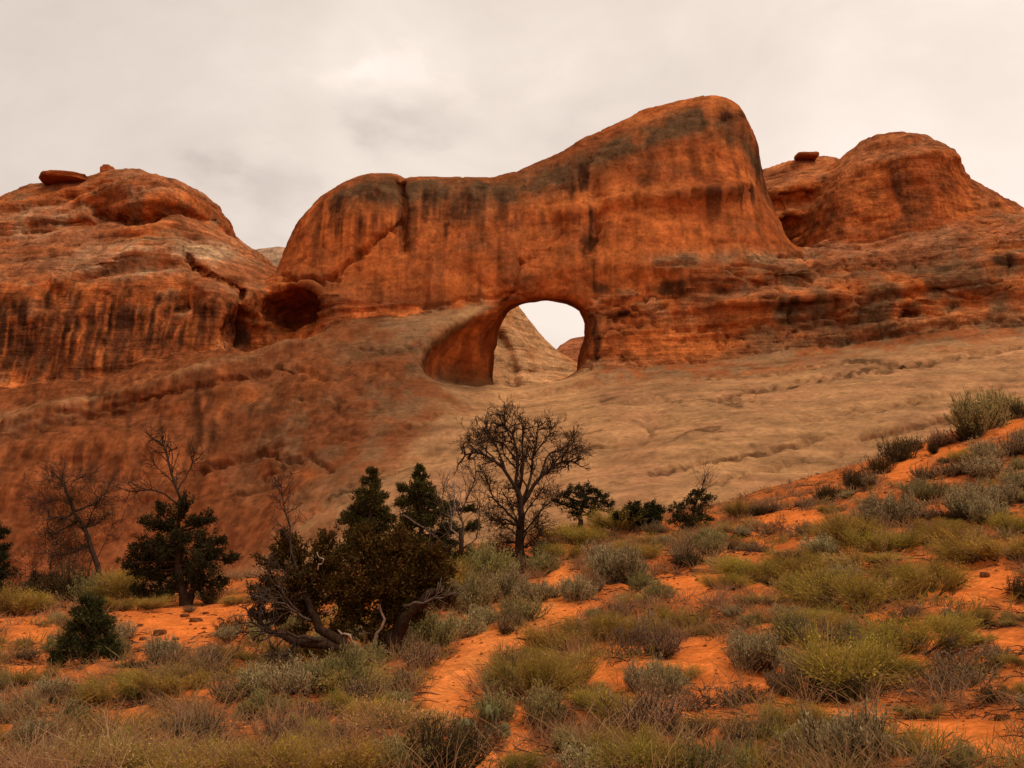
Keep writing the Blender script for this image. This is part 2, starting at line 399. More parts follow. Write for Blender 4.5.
# arch fin
FM = face([(250,330,93),(285,330,92.6),(285,277,94.2),(290,250,95.5),(320,280,93.2),(320,220,95),(360,260,93),(360,200,95),(400,300,92.2),(400,240,93.4),(400,185,96),(480,300,92),(480,240,93),(480,182,96.5),(560,290,92.2),(560,230,93),(560,160,97.5),(640,300,92),(640,220,92.6),(640,160,94.5),(640,118,97.3),
           (700,290,91.6),(700,220,92.4),(700,150,94),(700,98,96.8),(745,240,92.3),(745,180,93.8),(745,116,95.8),(780,240,94.5),(765,190,97),(820,300,95),(600,400,94.5),(500,400,97),(400,400,94)])
FM = sculpt(FM, [('b',360,215,40,28,-1.0),('b',440,230,30,40,.5),('b',540,225,40,25,.7),('l',[(560,215),(620,200),(690,192),(750,186)],7,-0.7),('b',700,160,60,22,.6),('b',705,215,60,18,.6),('l',[(590,180),(600,210),(590,250)],8,.8),('b',570,205,14,30,-.5),
                 ('l',[(400,182),(404,215),(404,250)],4,1.3),('l',[(520,283),(560,270),(640,262)],14,-.4)])
TM = outline([(284,277),(289,252),(299,227),(319,203),(344,183),(371,172),(396,173),(404,178.5),(420,176),(455,176),(490,175),(515,168),(560,149),(600,126),(640,108),(680,95.5),(703,90),(722,93),(739,105),(751,128),(758,152),(764,180),(775,205),(786,232),(806,262),(850,420),(240,420),(268,330)], 98.5)
M_ = solid(FM, TM, 106, 4.5, .75)
# right lower body under the knobs
FD = face([(560,390,92),(560,300,93),(560,262,96),(640,370,90.8),(640,310,91.5),(640,262,93),(700,368,90),(700,310,91),(700,270,91.5),(700,252,95),(780,358,89.3),(780,300,90),(780,268,91.5),(780,252,97),(860,345,88.3),(860,300,89),(860,270,90.5),(860,245,97),(860,232,101),(950,334,86.8),(950,290,88),(950,258,89.5),(950,235,94),(950,215,102),
           (1024,325,85.3),(1024,280,87),(1024,240,89),(1024,222,95),(1024,212,101),(1200,310,84),(1200,260,88),(1200,235,97),(1400,300,84),(1400,260,92)])
FD = sculpt(FD, [('l',[(700,290),(780,280),(860,268),(940,262),(1024,245)],5,1.1),('l',[(720,302),(800,300),(900,290),(1024,280)],7,-.6),('b',803,281,11,4,2.0),('b',860,294,9,4,1.6),('b',912,312,10,4,1.5),('b',985,226,12,5,1.6),('b',1015,232,10,4,1.4),('b',665,286,26,13,1.6),('b',625,320,10,5,1.0),('l',[(640,272),(670,266),(690,262)],6,-.8),
                 ('b',720,340,30,20,.6),('b',840,325,18,18,.7),('b',900,330,30,8,-.7),('b',960,300,40,12,.8),('b',760,262,30,7,-.7),('l',[(600,310),(640,302)],4,.8),('l',[(850,250),(900,243),(960,228)],4,.6)])
TD = outline([(560,440),(575,300),(590,268),(640,258),(700,250),(790,246),(850,236),(950,213),(1000,202),(1024,208),(1100,222),(1300,262),(1600,330),(1600,520),(800,520)], 99)
D_ = solid(FD, TD, 116, 2.0)
# right knob, back dome
FK = face([(800,270,101),(815,245,100),(830,260,97),(830,200,100.5),(860,250,97),(860,180,99.5),(860,158,104),(900,240,96.5),(900,180,97),(900,160,98.5),(900,135,105),(940,230,96.5),(940,180,97),(940,155,99),(965,220,98),(965,185,101),(1000,215,99),(1040,240,99)])
FK = sculpt(FK, [('l',[(832,190),(852,168),(900,158),(940,152),(955,160)],7,-1.1),('b',900,195,38,20,1.0),('b',850,235,20,8,-.5),('l',[(868,150),(890,146),(925,140)],4,.9)])
TK = outline([(800,300),(808,250),(822,214),(840,180),(857,150),(877,129),(893,119),(913,118),(932,125),(951,133),(961,148),(969,180),(985,192),(1005,206),(1030,220),(1060,250),(1060,320)], 103)
K_ = solid(FK, TK, 112, 3.0, 1.3)
FR = face([(740,250,106),(740,190,108),(770,240,105),(770,200,106),(770,182,110),(805,235,105),(805,198,105.5),(805,185,107),(805,158,113),(850,230,105.5),(850,190,107),(850,163,113),(880,250,107)])
FR = sculpt(FR, [('l',[(770,202),(800,198),(840,192)],4,1.6),('l',[(770,192),(800,186),(840,180)],5,-.9)])
TR = outline([(735,300),(745,215),(762,182),(778,164),(794,153),(812,148.5),(834,149),(850,154),(872,172),(890,300)], 112)
R_ = solid(FR, TR, 119, 3.0, 1.25)
# ---- join
comps = [A_, L_, N_, M_, D_, K_, R_]
ks = [0, 1.2, 1.0, 1.0, 1.4, 1.0, 0.8, 1.0]
f = comps[0]; lab = np.zeros(f.shape, np.int8); best = f.copy()
for i in range(1, len(comps)):
    lab[comps[i] < best] = i; best = np.minimum(best, comps[i])
    f = smin(f, comps[i], np.float32(ks[i]))
    comps[i] = None
del best, comps, A_, L_, N_, M_, D_, K_, R_
# ---- the opening: a flared tunnel through the fin, wide at the front, and the cave at its left
def carve(f, d, k=0.7): return smax(f, -d.astype(np.float32), np.float32(k))
i0, i1 = np.searchsorted(gx, [-18, 22]); j0, j1 = np.searchsorted(gy, [76, 122])
Xs, Ys, Zs = np.meshgrid(gx[i0:i1], gy[j0:j1], gz, indexing='ij')
back_poly = [(499,400),(499,352),(501,330),(509,311),(522,303),(545,301.5),(566,304),(578,311),(584,323),(583,338),(578,352),(576,372),(574,388),(560,396)]
Pb = outline(back_poly, 103)
front_poly = [(422,440),(428,398),(436,374),(452,347),(476,323),(505,305),(535,299),(565,298),(585,305),(592,322),(592,345),(586,368),(582,390),(578,402),(540,412),(490,425)]
Pf = outline(front_poly, 90)
tt = np.clip((gy[j0:j1] - 90.0) / 11.0, 0, 1); tt = tt ** 0.9
Xq, Zq = np.meshgrid(gx[i0:i1], gz, indexing='ij')
db = poly_sdf(Xq, Zq, Pb); df = poly_sdf(Xq, Zq, Pf)
# cross section blends from the front outline to the back outline along the depth
tun = np.empty(Xs.shape, np.float32)
for j, t in enumerate(tt):
    sh_b = UV(Xq, np.full_like(Xq, gy[j0 + j]), Zq)
    Ub, Vb = sh_b
    # outlines scaled to this depth
    pj = outline(back_poly, gy[j0 + j]); fj = outline(front_poly, gy[j0 + j])
    tun[:, j, :] = poly_sdf(Xq, Zq, fj) * (1 - t) + poly_sdf(Xq, Zq, pj) * t - max(0.0, gy[j0 + j] - 100.0) * .9
tun = smax(tun, (86.0 - Ys), 1.0); tun = smax(tun, Ys - 126.0, 1.0)
# the broad spoon shaped hollow under the left end of the brow
ec = P(471, 357, 88.3); tun = smin(tun, ((np.sqrt(((Xs - ec[0]) / 4.2) ** 2 + ((Ys - ec[1]) / 8.0) ** 2 + (((Zs - ec[2]) - .35 * (Xs - ec[0])) / 3.9) ** 2) - 1) * 3.9).astype(np.float32), np.float32(2.2))
floor_z = np.interp(Ys, [84, 92, 100, 112], [P(540,396,84)[2], P(540,386,91)[2], P(540,386,94)[2], P(540,394,112)[2]]).astype(np.float32)
floorz_x = floor_z + 0.02 * (Xs + 4) ** 2 * (Xs < -4) * 0.6 + .22 * np.clip(Xs - 1.0, 0, 9) * (Ys < 97) + .15 * vnoise(Xs * .9, Ys * .5, 0 * Xs, 19)
tun = smax(tun, floorz_x - Zs, 1.6)
sub = f[i0:i1, j0:j1]
car = carve(sub, tun, 0.9)
f[i0:i1, j0:j1] = car
# the pale floor inside the opening
fl = smax((Zs - floorz_x), smax(np.abs(Ys - 100) - 12, np.abs(Xs - 2) - 9, .5), .5)
ff = f[i0:i1, j0:j1]; lab[i0:i1, j0:j1][fl < np.minimum(ff, 0.2)] = 0
f[i0:i1, j0:j1] = smin(ff, fl, 0.8)
# cave left of the fin
c0 = P(291, 318, 93.5); c1 = P(262, 338, 91.5)
i0, i1 = np.searchsorted(gx, [-32, -14]); j0, j1 = np.searchsorted(gy, [84, 104])
Xs, Ys, Zs = np.meshgrid(gx[i0:i1], gy[j0:j1], gz, indexing='ij')
def ell(c, r, rot=0.0):
    dx, dz = Xs - c[0], Zs - c[2]
    ca, sa = math.cos(rot), math.sin(rot)
    return (np.sqrt(((dx * ca + dz * sa) / r[0]) ** 2 + ((Ys - c[1]) / r[1]) ** 2 + ((-dx * sa + dz * ca) / r[2]) ** 2) - 1) * min(r)
sub = f[i0:i1, j0:j1]
sub = carve(sub, ell(P(294, 309, 95), (3.3, 6.5, 2.0)), .6)
sub = carve(sub, ell(P(277, 325, 90.6), (5.0, 4.0, 2.9), 0.30), .6)
sub = carve(sub, ell(P(275, 324, 91.6), (4.6, 4.2, 2.5), 0.36), .6)
sub = carve(sub, ell(P(262, 331, 89.5), (3.4, 5.0, 2.3), 0.30), .6)
sub = carve(sub, ell(P(247, 332, 91), (1.1, 4.5, 3.0), -0.3), .5)
f[i0:i1, j0:j1] = sub
# the dark cleft between the fin and the right knob
i0, i1 = np.searchsorted(gx, [22, 36]); j0, j1 = np.searchsorted(gy, [90, 112])
Xs, Ys, Zs = np.meshgrid(gx[i0:i1], gy[j0:j1], gz, indexing='ij')
sub = f[i0:i1, j0:j1]
sub = carve(sub, ell(P(796, 222, 101), (1.6, 7.0, 3.8), -.45), .8)
f[i0:i1, j0:j1] = sub

def surface_nets(f, o, h):
    s = f < 0
    c = np.zeros(tuple(np.array(f.shape) - 1), np.uint8)
    corners = [(a, b, d) for a in (0, 1) for b in (0, 1) for d in (0, 1)]
    sl = lambda a, n: slice(a, n - 1 + a)
    n = f.shape
    for (a, b, d) in corners: c += s[sl(a, n[0]), sl(b, n[1]), sl(d, n[2])]
    act = (c > 0) & (c < 8)
    idx = np.full(act.shape, -1, np.int32); cells = np.argwhere(act); idx[act] = np.arange(len(cells))
    acc = np.zeros((len(cells), 3)); cnt = np.zeros(len(cells))
    vals = {k: f[cells[:, 0] + k[0], cells[:, 1] + k[1], cells[:, 2] + k[2]].astype(np.float64) for k in corners}
    for k in corners:
        for ax in range(3):
            if k[ax]: continue
            k2 = list(k); k2[ax] = 1; k2 = tuple(k2)
            a, b = vals[k], vals[k2]; m = (a < 0) != (b < 0)
            t = np.where(m, a / np.where(m, a - b, 1), 0)
            p = np.zeros((len(cells), 3)); p[:] = k; p[:, ax] += t
            acc[m] += p[m]; cnt[m] += 1
    V = (cells + acc / cnt[:, None]) * h + np.array(o)
    Q = []
    for ax in range(3):
        a1, a2 = (ax + 1) % 3, (ax + 2) % 3
        lo = [slice(None)] * 3; hi = [slice(None)] * 3; lo[ax] = slice(0, -1); hi[ax] = slice(1, None)
        ch = s[tuple(lo)] != s[tuple(hi)]
        e = np.argwhere(ch)
        ok = (e[:, a1] > 0) & (e[:, a2] > 0) & (e[:, a1] < n[a1] - 1) & (e[:, a2] < n[a2] - 1)
        e = e[ok]; inside_lo = s[tuple(e.T)]
        def cell(d1, d2):
            q = e.copy(); q[:, a1] -= d1; q[:, a2] -= d2; return idx[tuple(q.T)]
        q = np.stack([cell(1, 1), cell(0, 1), cell(0, 0), cell(1, 0)], 1)
        q[~inside_lo] = q[~inside_lo][:, ::-1]
        Q.append(q)
    return V, np.concatenate(Q), cells
def subdivide(V, Q):
    e = np.concatenate([Q[:, [0, 1]], Q[:, [1, 2]], Q[:, [2, 3]], Q[:, [3, 0]]])
    e = np.sort(e, 1); key = e[:, 0].astype(np.int64) * len(V) + e[:, 1]
    uq, inv = np.unique(key, return_inverse=True)
    ue = np.stack([uq // len(V), uq % len(V)], 1)
    nV = len(V); mid = V[ue].mean(1); fc = V[Q].mean(1)
    m = len(Q); ei = nV + inv.reshape(4, m); fi = nV + len(ue) + np.arange(m)
    Q2 = np.concatenate([np.stack([Q[:, 0], ei[0], fi, ei[3]], 1), np.stack([Q[:, 1], ei[1], fi, ei[0]], 1), np.stack([Q[:, 2], ei[2], fi, ei[1]], 1), np.stack([Q[:, 3], ei[3], fi, ei[2]], 1)])
    return np.concatenate([V, mid, fc]), Q2, ue
def normals(V, Q):
    n = np.cross(V[Q[:, 2]] - V[Q[:, 0]], V[Q[:, 3]] - V[Q[:, 1]])
    vn = np.zeros_like(V)
    for k in range(4):
        for a in range(3): vn[:, a] += np.bincount(Q[:, k], n[:, a], len(V))
    return vn / (np.linalg.norm(vn, axis=1, keepdims=True) + 1e-12)
def relax(V, Q, it, w):
    for _ in range(it):
        acc = np.zeros_like(V); cnt = np.zeros(len(V))
        for k in range(4):
            j = Q[:, (k + 1) % 4]
            for a in range(3): acc[:, a] += np.bincount(Q[:, k], V[j, a], len(V)) + np.bincount(j, V[Q[:, k], a], len(V))
            cnt += np.bincount(Q[:, k], minlength=len(V)) + np.bincount(j, minlength=len(V))
        V = V * (1 - w) + w * acc / np.maximum(cnt, 1)[:, None]
    return V

RV, RQ, cells = surface_nets(f, (gx[0], gy[0], gz[0]), VX)
vl = lab[tuple(cells.T)]
# the hidden rear of the rocks can stay coarse; only the visible side is refined
RV = relax(RV, RQ, 1, 0.5)
nV0 = len(RV)
RV, RQ, ue = subdivide(RV, RQ)
vl = np.concatenate([vl, vl[ue[:, 0]], np.zeros(len(RV) - nV0 - len(ue), np.int8)])
# face centre labels come from the first corner of their quads
fc0 = nV0 + len(ue); m4 = len(RQ) // 4
vl[fc0:] = vl[RQ[:m4, 0]]
RV = relax(RV, RQ, 1, 0.5)
del f, lab
# ---- weathering of the skin
def skin(V, Q, vl):
    n = normals(V, Q)
    x, y, z = V.T.astype(np.float32)
    U, W = UV(V[:, 0], V[:, 1], V[:, 2])
    dip = z - 0.10 * x + 0.9 * vnoise(x * .07, y * .07, z * .1, 3)
    flat = np.clip(n[:, 2], 0, 1)
    fin = np.isin(vl, [3]).astype(np.float32)
    apron = ((vl == 0) * sstep(-70, 70, U - np.interp(W, [300, 330, 370, 420, 470, 520, 560, 620], [350, 365, 425, 398, 345, 290, 235, 140]) + 40 * vnoise(x * .2, y * .2, z * .2, 77))).astype(np.float32)
    low = (vl == 0)
    big = fbm(x * .16, y * .16, z * .2, 3, 11)
    med = fbm(x * .5, y * .5, z * .75, 3, 21)
    fine = fbm(x * 1.5, y * 1.5, z * 2.2, 2, 31)
    flute = fbm(x * .55, y * .4, z * .07, 3, 41)
    bed = vnoise(x * .03, y * .03, dip * .95, 51) * .6 + vnoise(x * .06, y * .06, dip * 2.3, 52) * .4
    bed = np.sign(bed) * np.abs(bed) ** .6
    cliff = (vl == 1) * sstep(.55, .3, flat) * sstep(262, 290, W); cliff = cliff.astype(np.float32)
    lay = np.where(np.isin(vl, [1, 4, 6, 2]), 1.0 - .75 * cliff, np.where(vl == 5, .3, np.where(vl == 0, np.where(apron > 0, .35, .45), np.where(fin > 0, .12, .45)))) + 0 * np.where(np.isin(vl, [1]), 1.0, np.where(fin > 0, .12, np.where(apron > 0, .35, .45)))
    d = .55 * big * (1 - .35 * fin) + .24 * med * (1 - .6 * fin) * (1 - .6 * apron) + .11 * fine * (1 - .5 * fin) + (.28 + .1 * fin) * flute * (1 - flat) * (1 - apron) + .34 * bed * lay
    d = d - apron * (.11 * .8 * fine) ; d *= np.where(apron > 0, .6, 1.0)
    calm = ((U > 478) & (U < 606) & (W > 288) & (W < 412)); d = np.where(calm, d * .4, d)
    # blocky spalls on the lower faces
    cell = np.abs(fbm(x * .3, y * .3, z * .42, 2, 61)); d += np.where(vl == 4, -.45, -.12) * np.exp(-(cell / .035) ** 2) * (1 - .8 * apron)
    lw = low * (1 - apron); d = d - lw * .08 * np.exp(-(vnoise(x * .05, y * .05, dip * .8, 55) / .08) ** 2) + lw * .16 * flute
    prt = np.exp(-(vnoise(x * .04, y * .04, dip * 1.6, 57) / .06) ** 2) * sstep(-.2, .3, fbm(x * .1, y * .1, z * .3, 2, 58))
    d = d - prt * np.where(np.isin(vl, [1, 4, 6]), .26 * (1 - .8 * cliff), np.where(apron > 0, .12, .06))
    front = n[:, 1] < .2
    def cut(poly, wd, dep, labs=None):
        nonlocal d
        bx = (U > min(p[0] for p in poly) - 20) & (U < max(p[0] for p in poly) + 20) & (W > min(p[1] for p in poly) - 20) & (W < max(p[1] for p in poly) + 20) & front
        if labs: bx &= np.isin(vl, labs)
        i = np.nonzero(bx)[0]
        ld = line_dist(U[i] + 2.5 * med[i] * 2, W[i] + 2.5 * fine[i] * 2, poly)
        d[i] -= dep * np.exp(-(ld / wd) ** 2)
    for poly, wd, dep, labs in (
        ([(282,276),(300,278),(320,281),(335,273),(352,260),(376,240),(402,222)], 2.2, .9, [3, 2]),
        ([(402,180),(405,215),(403,240)], 2.5, .7, [3]), ([(505,304),(514,286),(520,262)], 2, .6, [3]), ([(520,262),(545,250),(560,232)], 2, .35, [3]),
        ([(604,205),(598,225),(588,250)], 2.5, .5, [3]), ([(560,180),(592,160)], 2, .3, [3]), ([(420,310),(470,300),(520,292)], 2, .3, [3]),
        ([(690,380),(780,372),(850,362),(905,366)], 2, .35, [0]), ([(720,400),(800,384),(870,372),(1024,346)], 2.2, .5, [0]), ([(560,452),(640,440),(652,428)], 3, .4, [0]), ([(650,478),(700,462),(770,452),(820,440)], 2.2, .6, [0]),
        ([(700,490),(760,470),(840,455)], 2, .5, [0]), ([(800,420),(900,405),(1000,385)], 2, .4, [0]), ([(620,405),(700,398),(760,402)], 2, .25, [0]), ([(860,440),(930,428),(1000,405)], 2, .5, [0]),
        ([(0,412),(60,398),(120,384),(180,369),(240,352)], 2.5, -.3, None), ([(0,436),(70,420),(130,402),(180,390),(240,378),(300,366)], 2.5, .5, [0]), ([(250,372),(300,368),(330,378)], 2.5, .6, [0]), ([(200,470),(262,455),(300,462)], 2.5, .7, [0]), ([(262,480),(310,455),(330,470)], 2.5, .5, [0]), ([(300,400),(330,395),(345,420)], 2.5, .4, [0]),
        ([(360,345),(390,352),(420,345)], 2, .5, [0, 3]), ([(330,440),(400,430),(440,415)], 2, .4, [0]), ([(300,520),(380,470),(440,450)], 2, .3, [0]),
        ([(780,196),(812,193),(850,186)], 2, .5, [6]), ([(770,268),(840,262),(900,255)], 2, .5, [4]), ([(880,300),(950,288),(1024,276)], 2, .4, [4]), ([(780,252),(850,262),(940,248),(1024,238)], 2, .4, [4]), ([(650,290),(640,305),(618,318)], 2, .4, [4, 3]), ([(700,330),(780,322),(860,310)], 2.4, .5, [4]), ([(820,345),(900,332),(1000,318)], 2.5, .5, [4, 0]),
        ([(100,300),(140,278),(190,272)], 2, .4, [1]), ([(240,284),(244,300),(243,322),(238,346)], 2.8, 1.3, None), ([(283,277),(300,277.5),(338,279)], 2, .6, None), ([(30,285),(90,262),(140,256)], 2, .4, [1]), ([(0,232),(60,222),(100,224)], 2, .4, [1]), ([(88,190),(120,178),(170,182)], 1.8, .4, [1]), ([(188,262),(208,276),(236,284)], 2, .6, [1])):
        cut(poly, wd, dep, labs)
    V2 = V + n * d[:, None]
    # ---------------- pigment (rock colours, desert varnish, lichen, bleached bedding, painted shade under ledge and brow)
    red = np.array((.335, .082, .022)); org = np.array((.49, .135, .034)); brown = np.array((.19, .060, .022)); tan = np.array((.39, .195, .082))
    grey = np.array((.235, .122, .057)); varn = np.array((.042, .016, .008)); pale = np.array((.50, .29, .15)); pink = np.array((.37, .165, .076))
    def mix(c, k, t): return c + (k - c) * np.clip(t, 0, 1)[:, None]
    q1 = fbm(x * .22, y * .22, z * .3, 4, 71); q2 = fbm(x * .6, y * .6, z * .5, 3, 81); q3 = fbm(x * 1.3, y * 1.3, z * 1.3, 3, 91)
    c = np.broadcast_to(red, (len(V), 3)).copy()
    c = mix(c, org, sstep(-.05, .38, q1) * .9); c = mix(c, brown, sstep(.05, -.45, q1 + .4 * q2) * .85)
    c = mix(c, brown * .8, sstep(.1, .5, flute) * .5 * (1 - flat) * (1 - apron))
    c = mix(c, org * 1.08, sstep(.25, .55, bed) * .25 * (1 - flat))
    def blob(u, v, ru, rv): return np.exp(-((U - u) / ru) ** 2 - ((W - v) / rv) ** 2)
    # paler on upward-facing ledges and rounded tops
    c = mix(c, pink, sstep(.35, .8, flat) * .55 * np.isin(vl, [1, 4, 6, 5]) * (0.6 + .6 * q2))
    c = mix(c, grey, sstep(.1, .5, q2 + .5 * q1) * .6 * np.isin(vl, [1, 4]))
    pl = blob(160, 252, 60, 9) + blob(215, 255, 26, 10) + blob(120, 268, 50, 8) + blob(60, 215, 60, 10) * .6 + blob(30, 235, 40, 6) * .5 + blob(150, 190, 40, 5) * .5
    c = mix(c, pale, pl * 1.0 * (vl == 1) * (.7 + .8 * q2))
    # lower wall into slickrock: the pale rock starts at a ragged line from the left
    edge = np.interp(W, [300, 330, 370, 420, 470, 520, 560, 620], [350, 365, 425, 398, 345, 290, 235, 140])
    tn = sstep(-45, 60, U - edge + 55 * q1 + 30 * q2)
    low_t = tn * low
    c = mix(c, mix(np.broadcast_to(tan, c.shape).copy(), pink, sstep(-.1, .5, q1 - .3 * q2) * .55), low_t)
    gz_ = blob(370, 380, 70, 60) + blob(300, 410, 60, 40) * .8 + blob(420, 330, 60, 18) + blob(330, 470, 60, 40) * .7
    c = mix(c, grey, gz_ * (.65 + .7 * q2) * (low | (vl == 3)))
    
    c = mix(c, grey * .95, sstep(-.1, .45, fbm(x * .3, y * .12, z * 1.6, 3, 95)) * .45 * apron)
    c = mix(c, pink * .8, blob(640, 470, 30, 45) * .6 * apron + blob(620, 395, 90, 9) * .5 * apron)
    c = mix(c, mix(np.broadcast_to(brown * 1.15, c.shape).copy(), red * .8, sstep(-.2, .3, flute)), low * (1 - tn) * .72)
    # the band of pale ledge along the foot of the upper left cliff
    ld = W - np.interp(U, [0, 120, 240, 330], [422, 396, 362, 335])
    c = mix(c, tan * 1.0, np.exp(-((ld + 4) / 4.5) ** 2) * sstep(350, 290, U) * (.7 + .7 * q2) * low)
    c = mix(c, grey * 1.1, np.exp(-((ld - 8) / 9) ** 2) * sstep(150, 60, U) * (.6 + .8 * q2) * low)
    c = mix(c, brown * .6, np.exp(-((ld - 19) / 5) ** 2) * sstep(300, 240, U) * (.5 + .6 * q1) * low)  # painted shade: dark line where the ledge is undercut
    st0 = fbm(x * 1.1, y * .5, z * .06, 3, 99)
    foot = W - np.interp(U, [490, 560, 600, 700, 850, 1024], [388, 386, 371, 366, 344, 324]) + 9 * q1 + 7 * q2
    onb = sstep(560, 600, U + 12 * q1) * np.isin(vl, [0, 3, 4]) * (W > 300)
    c = mix(c, mix(np.broadcast_to(red * .8, c.shape).copy(), grey, sstep(-.2, .3, q2)), onb * sstep(26, 0, foot) * (vl == 0) * .75)
    c = mix(c, tan * .85, onb * sstep(-20, -2, foot) * (vl != 0) * .6)
    atop = np.interp(U, [330, 360, 400, 450, 490], [346, 337, 326, 315, 305])
    browl = np.interp(U, [420, 440, 460, 480, 500, 520], [400, 362, 340, 322, 308, 300])
    c = mix(c, mix(np.broadcast_to(grey * 1.15, c.shape).copy(), tan, sstep(-.3, .3, q1)), sstep(315, 375, U + 20 * q1) * (U < 500) * sstep(-9, 10, W - atop + 16 * q1 + 10 * q2) * sstep(90, 30, W - atop) * ((U < 425) | (W < browl)) * np.isin(vl, [0, 3]) * .85)
    c = mix(c, mix(np.broadcast_to(brown * .9, c.shape).copy(), grey * .72, sstep(-.3, .25, q2 + .5 * q1)), (blob(415, 362, 75, 42) + blob(330, 405, 95, 60) + blob(280, 460, 80, 60) * .9) * np.isin(vl, [0, 3]) * (U < 500) * .8)
    c = mix(c, grey * .75, sstep(690, 760, U) * (vl == 4) * sstep(255, 270, W) * (.42 + .7 * q2 - .4 * q1))
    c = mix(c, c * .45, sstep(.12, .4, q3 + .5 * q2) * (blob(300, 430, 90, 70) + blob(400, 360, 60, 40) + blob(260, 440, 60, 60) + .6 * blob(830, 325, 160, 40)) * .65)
    # fin: greyish lichen cap, darker band
    cap = W - np.interp(U, [285, 320, 370, 402, 500, 560, 620, 700, 740, 760], [262, 205, 180, 184, 184, 166, 138, 112, 124, 160])
    c = mix(c, grey * .5, np.exp(-((cap - 8) / (14 + 9 * q1)) ** 2) * (1.15 + 1.1 * q2 + .8 * st0) * (vl == 3) * (U > 330))
    c = mix(c, grey * .45, (blob(450, 200, 50, 16) + blob(555, 175, 40, 12) * .7) * (.6 + q3) * (vl == 3))
    c = mix(c, brown * .9, blob(700, 194, 70, 9) * .7 * (vl == 3) + blob(740, 128, 16, 16) * .8 * (vl == 3) + blob(640, 165, 60, 12) * .3 * (vl == 3))
    c = mix(c, org * 1.05, (vl == 3) * (blob(600, 260, 60, 30) * .35 + blob(690, 230, 60, 25) * .4 + blob(380, 270, 50, 25) * .6 + blob(650, 330, 60, 40) * .4))
    c = mix(c, grey * 1.15, (blob(745, 258, 60, 8) + blob(680, 262, 30, 7) * .7) * (.7 + .8 * q2) * np.isin(vl, [3, 4]))
    # D: dark brown zone on the lower right, orange scars, pink bench
    c = mix(c, grey * .6, (blob(800, 315, 70, 26) * .8 + blob(960, 275, 80, 28) * .75 + blob(860, 330, 60, 20) * .6) * (.6 + 1.1 * q2) * (vl == 4))
    c = mix(c, org, (blob(845, 288, 18, 8) + blob(905, 280, 18, 7) + blob(735, 303, 14, 6) + blob(700, 345, 50, 18) + blob(650, 340, 40, 20)) * (vl == 4))
    c = mix(c, pink * .95, (blob(880, 243, 110, 12) * .7) * (.8 + .6 * q2) * (vl == 4))
    c = mix(c, brown, (vl == 3) * sstep(20, 0, np.abs(W - 312)) * (U > 320) * (U < 450) * .6)
    c = mix(c, org * .85, np.clip(blob(312, 378, 16, 20) + blob(350, 392, 7, 10) + blob(222, 400, 6, 30) + blob(308, 475, 14, 8) + blob(375, 370, 14, 6) + blob(250, 395, 14, 8), 0, 1) * (.6 + 1.2 * q2) * low)
    # desert varnish: streaks running down from the lips, only where water runs
    st = fbm(x * 1.25, y * .5, z * .05, 3, 101) + .25 * fbm(x * 3.2, y * 1.2, z * .12, 2, 111)
    region = .22 * (1 - apron) * (1 - flat) + (blob(60, 340, 110, 45) * .75 + blob(190, 330, 60, 25) * .7 + blob(340, 215, 40, 25) * .7 + blob(440, 210, 50, 40) * .85 + blob(520, 220, 30, 30) * .5 + blob(580, 180, 16, 30) * .7 + blob(590, 245, 10, 25) * .8
              + blob(700, 180, 60, 30) * .35 + blob(660, 225, 60, 25) * .3 + blob(60, 450, 120, 40) * .45 + blob(215, 410, 20, 40) * .8 + blob(130, 420, 20, 30) * .6 + blob(890, 185, 40, 25) * .3 + blob(820, 220, 30, 20) * .4 + blob(745, 175, 20, 40) * .4 + blob(480, 370, 30, 25) * .4)
    c = mix(c, varn * 1.4, sstep(-.02, .36, st + (region - .5) * .55) * np.clip(region * 1.5, 0, .92) * (1 - flat) * (1 - .8 * low_t))
    spots = [(20,310,9,20),(48,300,6,13),(112,322,15,17),(145,318,14,16),(158,300,8,10),(8,335,7,20),(68,335,7,10),(28,345,10,12),(208,312,15,9),(230,305,8,8),(103,345,4,25),(152,330,3,22),(78,325,5,8),(36,400,3,20),(128,420,3.5,18),(128,450,2.5,16),(200,430,4,26),(213,425,4,22),(60,470,3,30),(90,455,2.5,25),(160,440,3,30),(197,400,5,30),(210,395,5,36),(105,395,12,8),(90,392,10,8),(340,205,20,12),(375,195,22,10),(425,205,6,24),(447,215,5,30),(466,200,7,20),(583,178,8,18),(585,244,8,18),(573,186,5,14),
             (245,335,7,14),(600,288,10,9),(597,345,5,18),(594,330,4,14),(668,288,22,10),(735,115,16,7),(790,305,14,14),(1000,262,18,6),(640,325,8,4),(625,312,8,4)]  # several of these darken the recesses beside the arch and the cave
    sp = np.zeros(len(V))
    for (u, v, ru, rv) in spots: sp = np.maximum(sp, blob(u + 0, v, ru, rv) * (.8 + .5 * q3 + .5 * st))
    c = mix(c, varn, sstep(.18, .7, sp) * .92 * (n[:, 1] < .3))
    fs = fbm(x * 2.6, y * .8, z * .022, 3, 141)
    sreg = np.clip(1.5 * blob(90, 345, 140, 55) + blob(110, 450, 150, 70) * 1.0 + blob(440, 225, 70, 45) * .7 + blob(350, 225, 40, 40) * .6 + blob(570, 210, 60, 40) * .4, 0, 1) * (1 - flat) * (1 - low_t)
    c = mix(c, varn * 1.3, sstep(.06, .14, fs) * sreg * np.where(vl == 3, .55, .9))
    c = mix(c, org * 1.12, sstep(-.12, -.24, fs) * sreg * .55)
    lt = fbm(x * 2.4, y * .8, z * .04, 2, 121)
    c = mix(c, org * 1.15, sstep(.3, .6, lt) * .4 * (blob(80, 350, 120, 50) + blob(100, 450, 120, 50) + blob(430, 240, 60, 40)) * (1 - flat) * (1 - low_t))
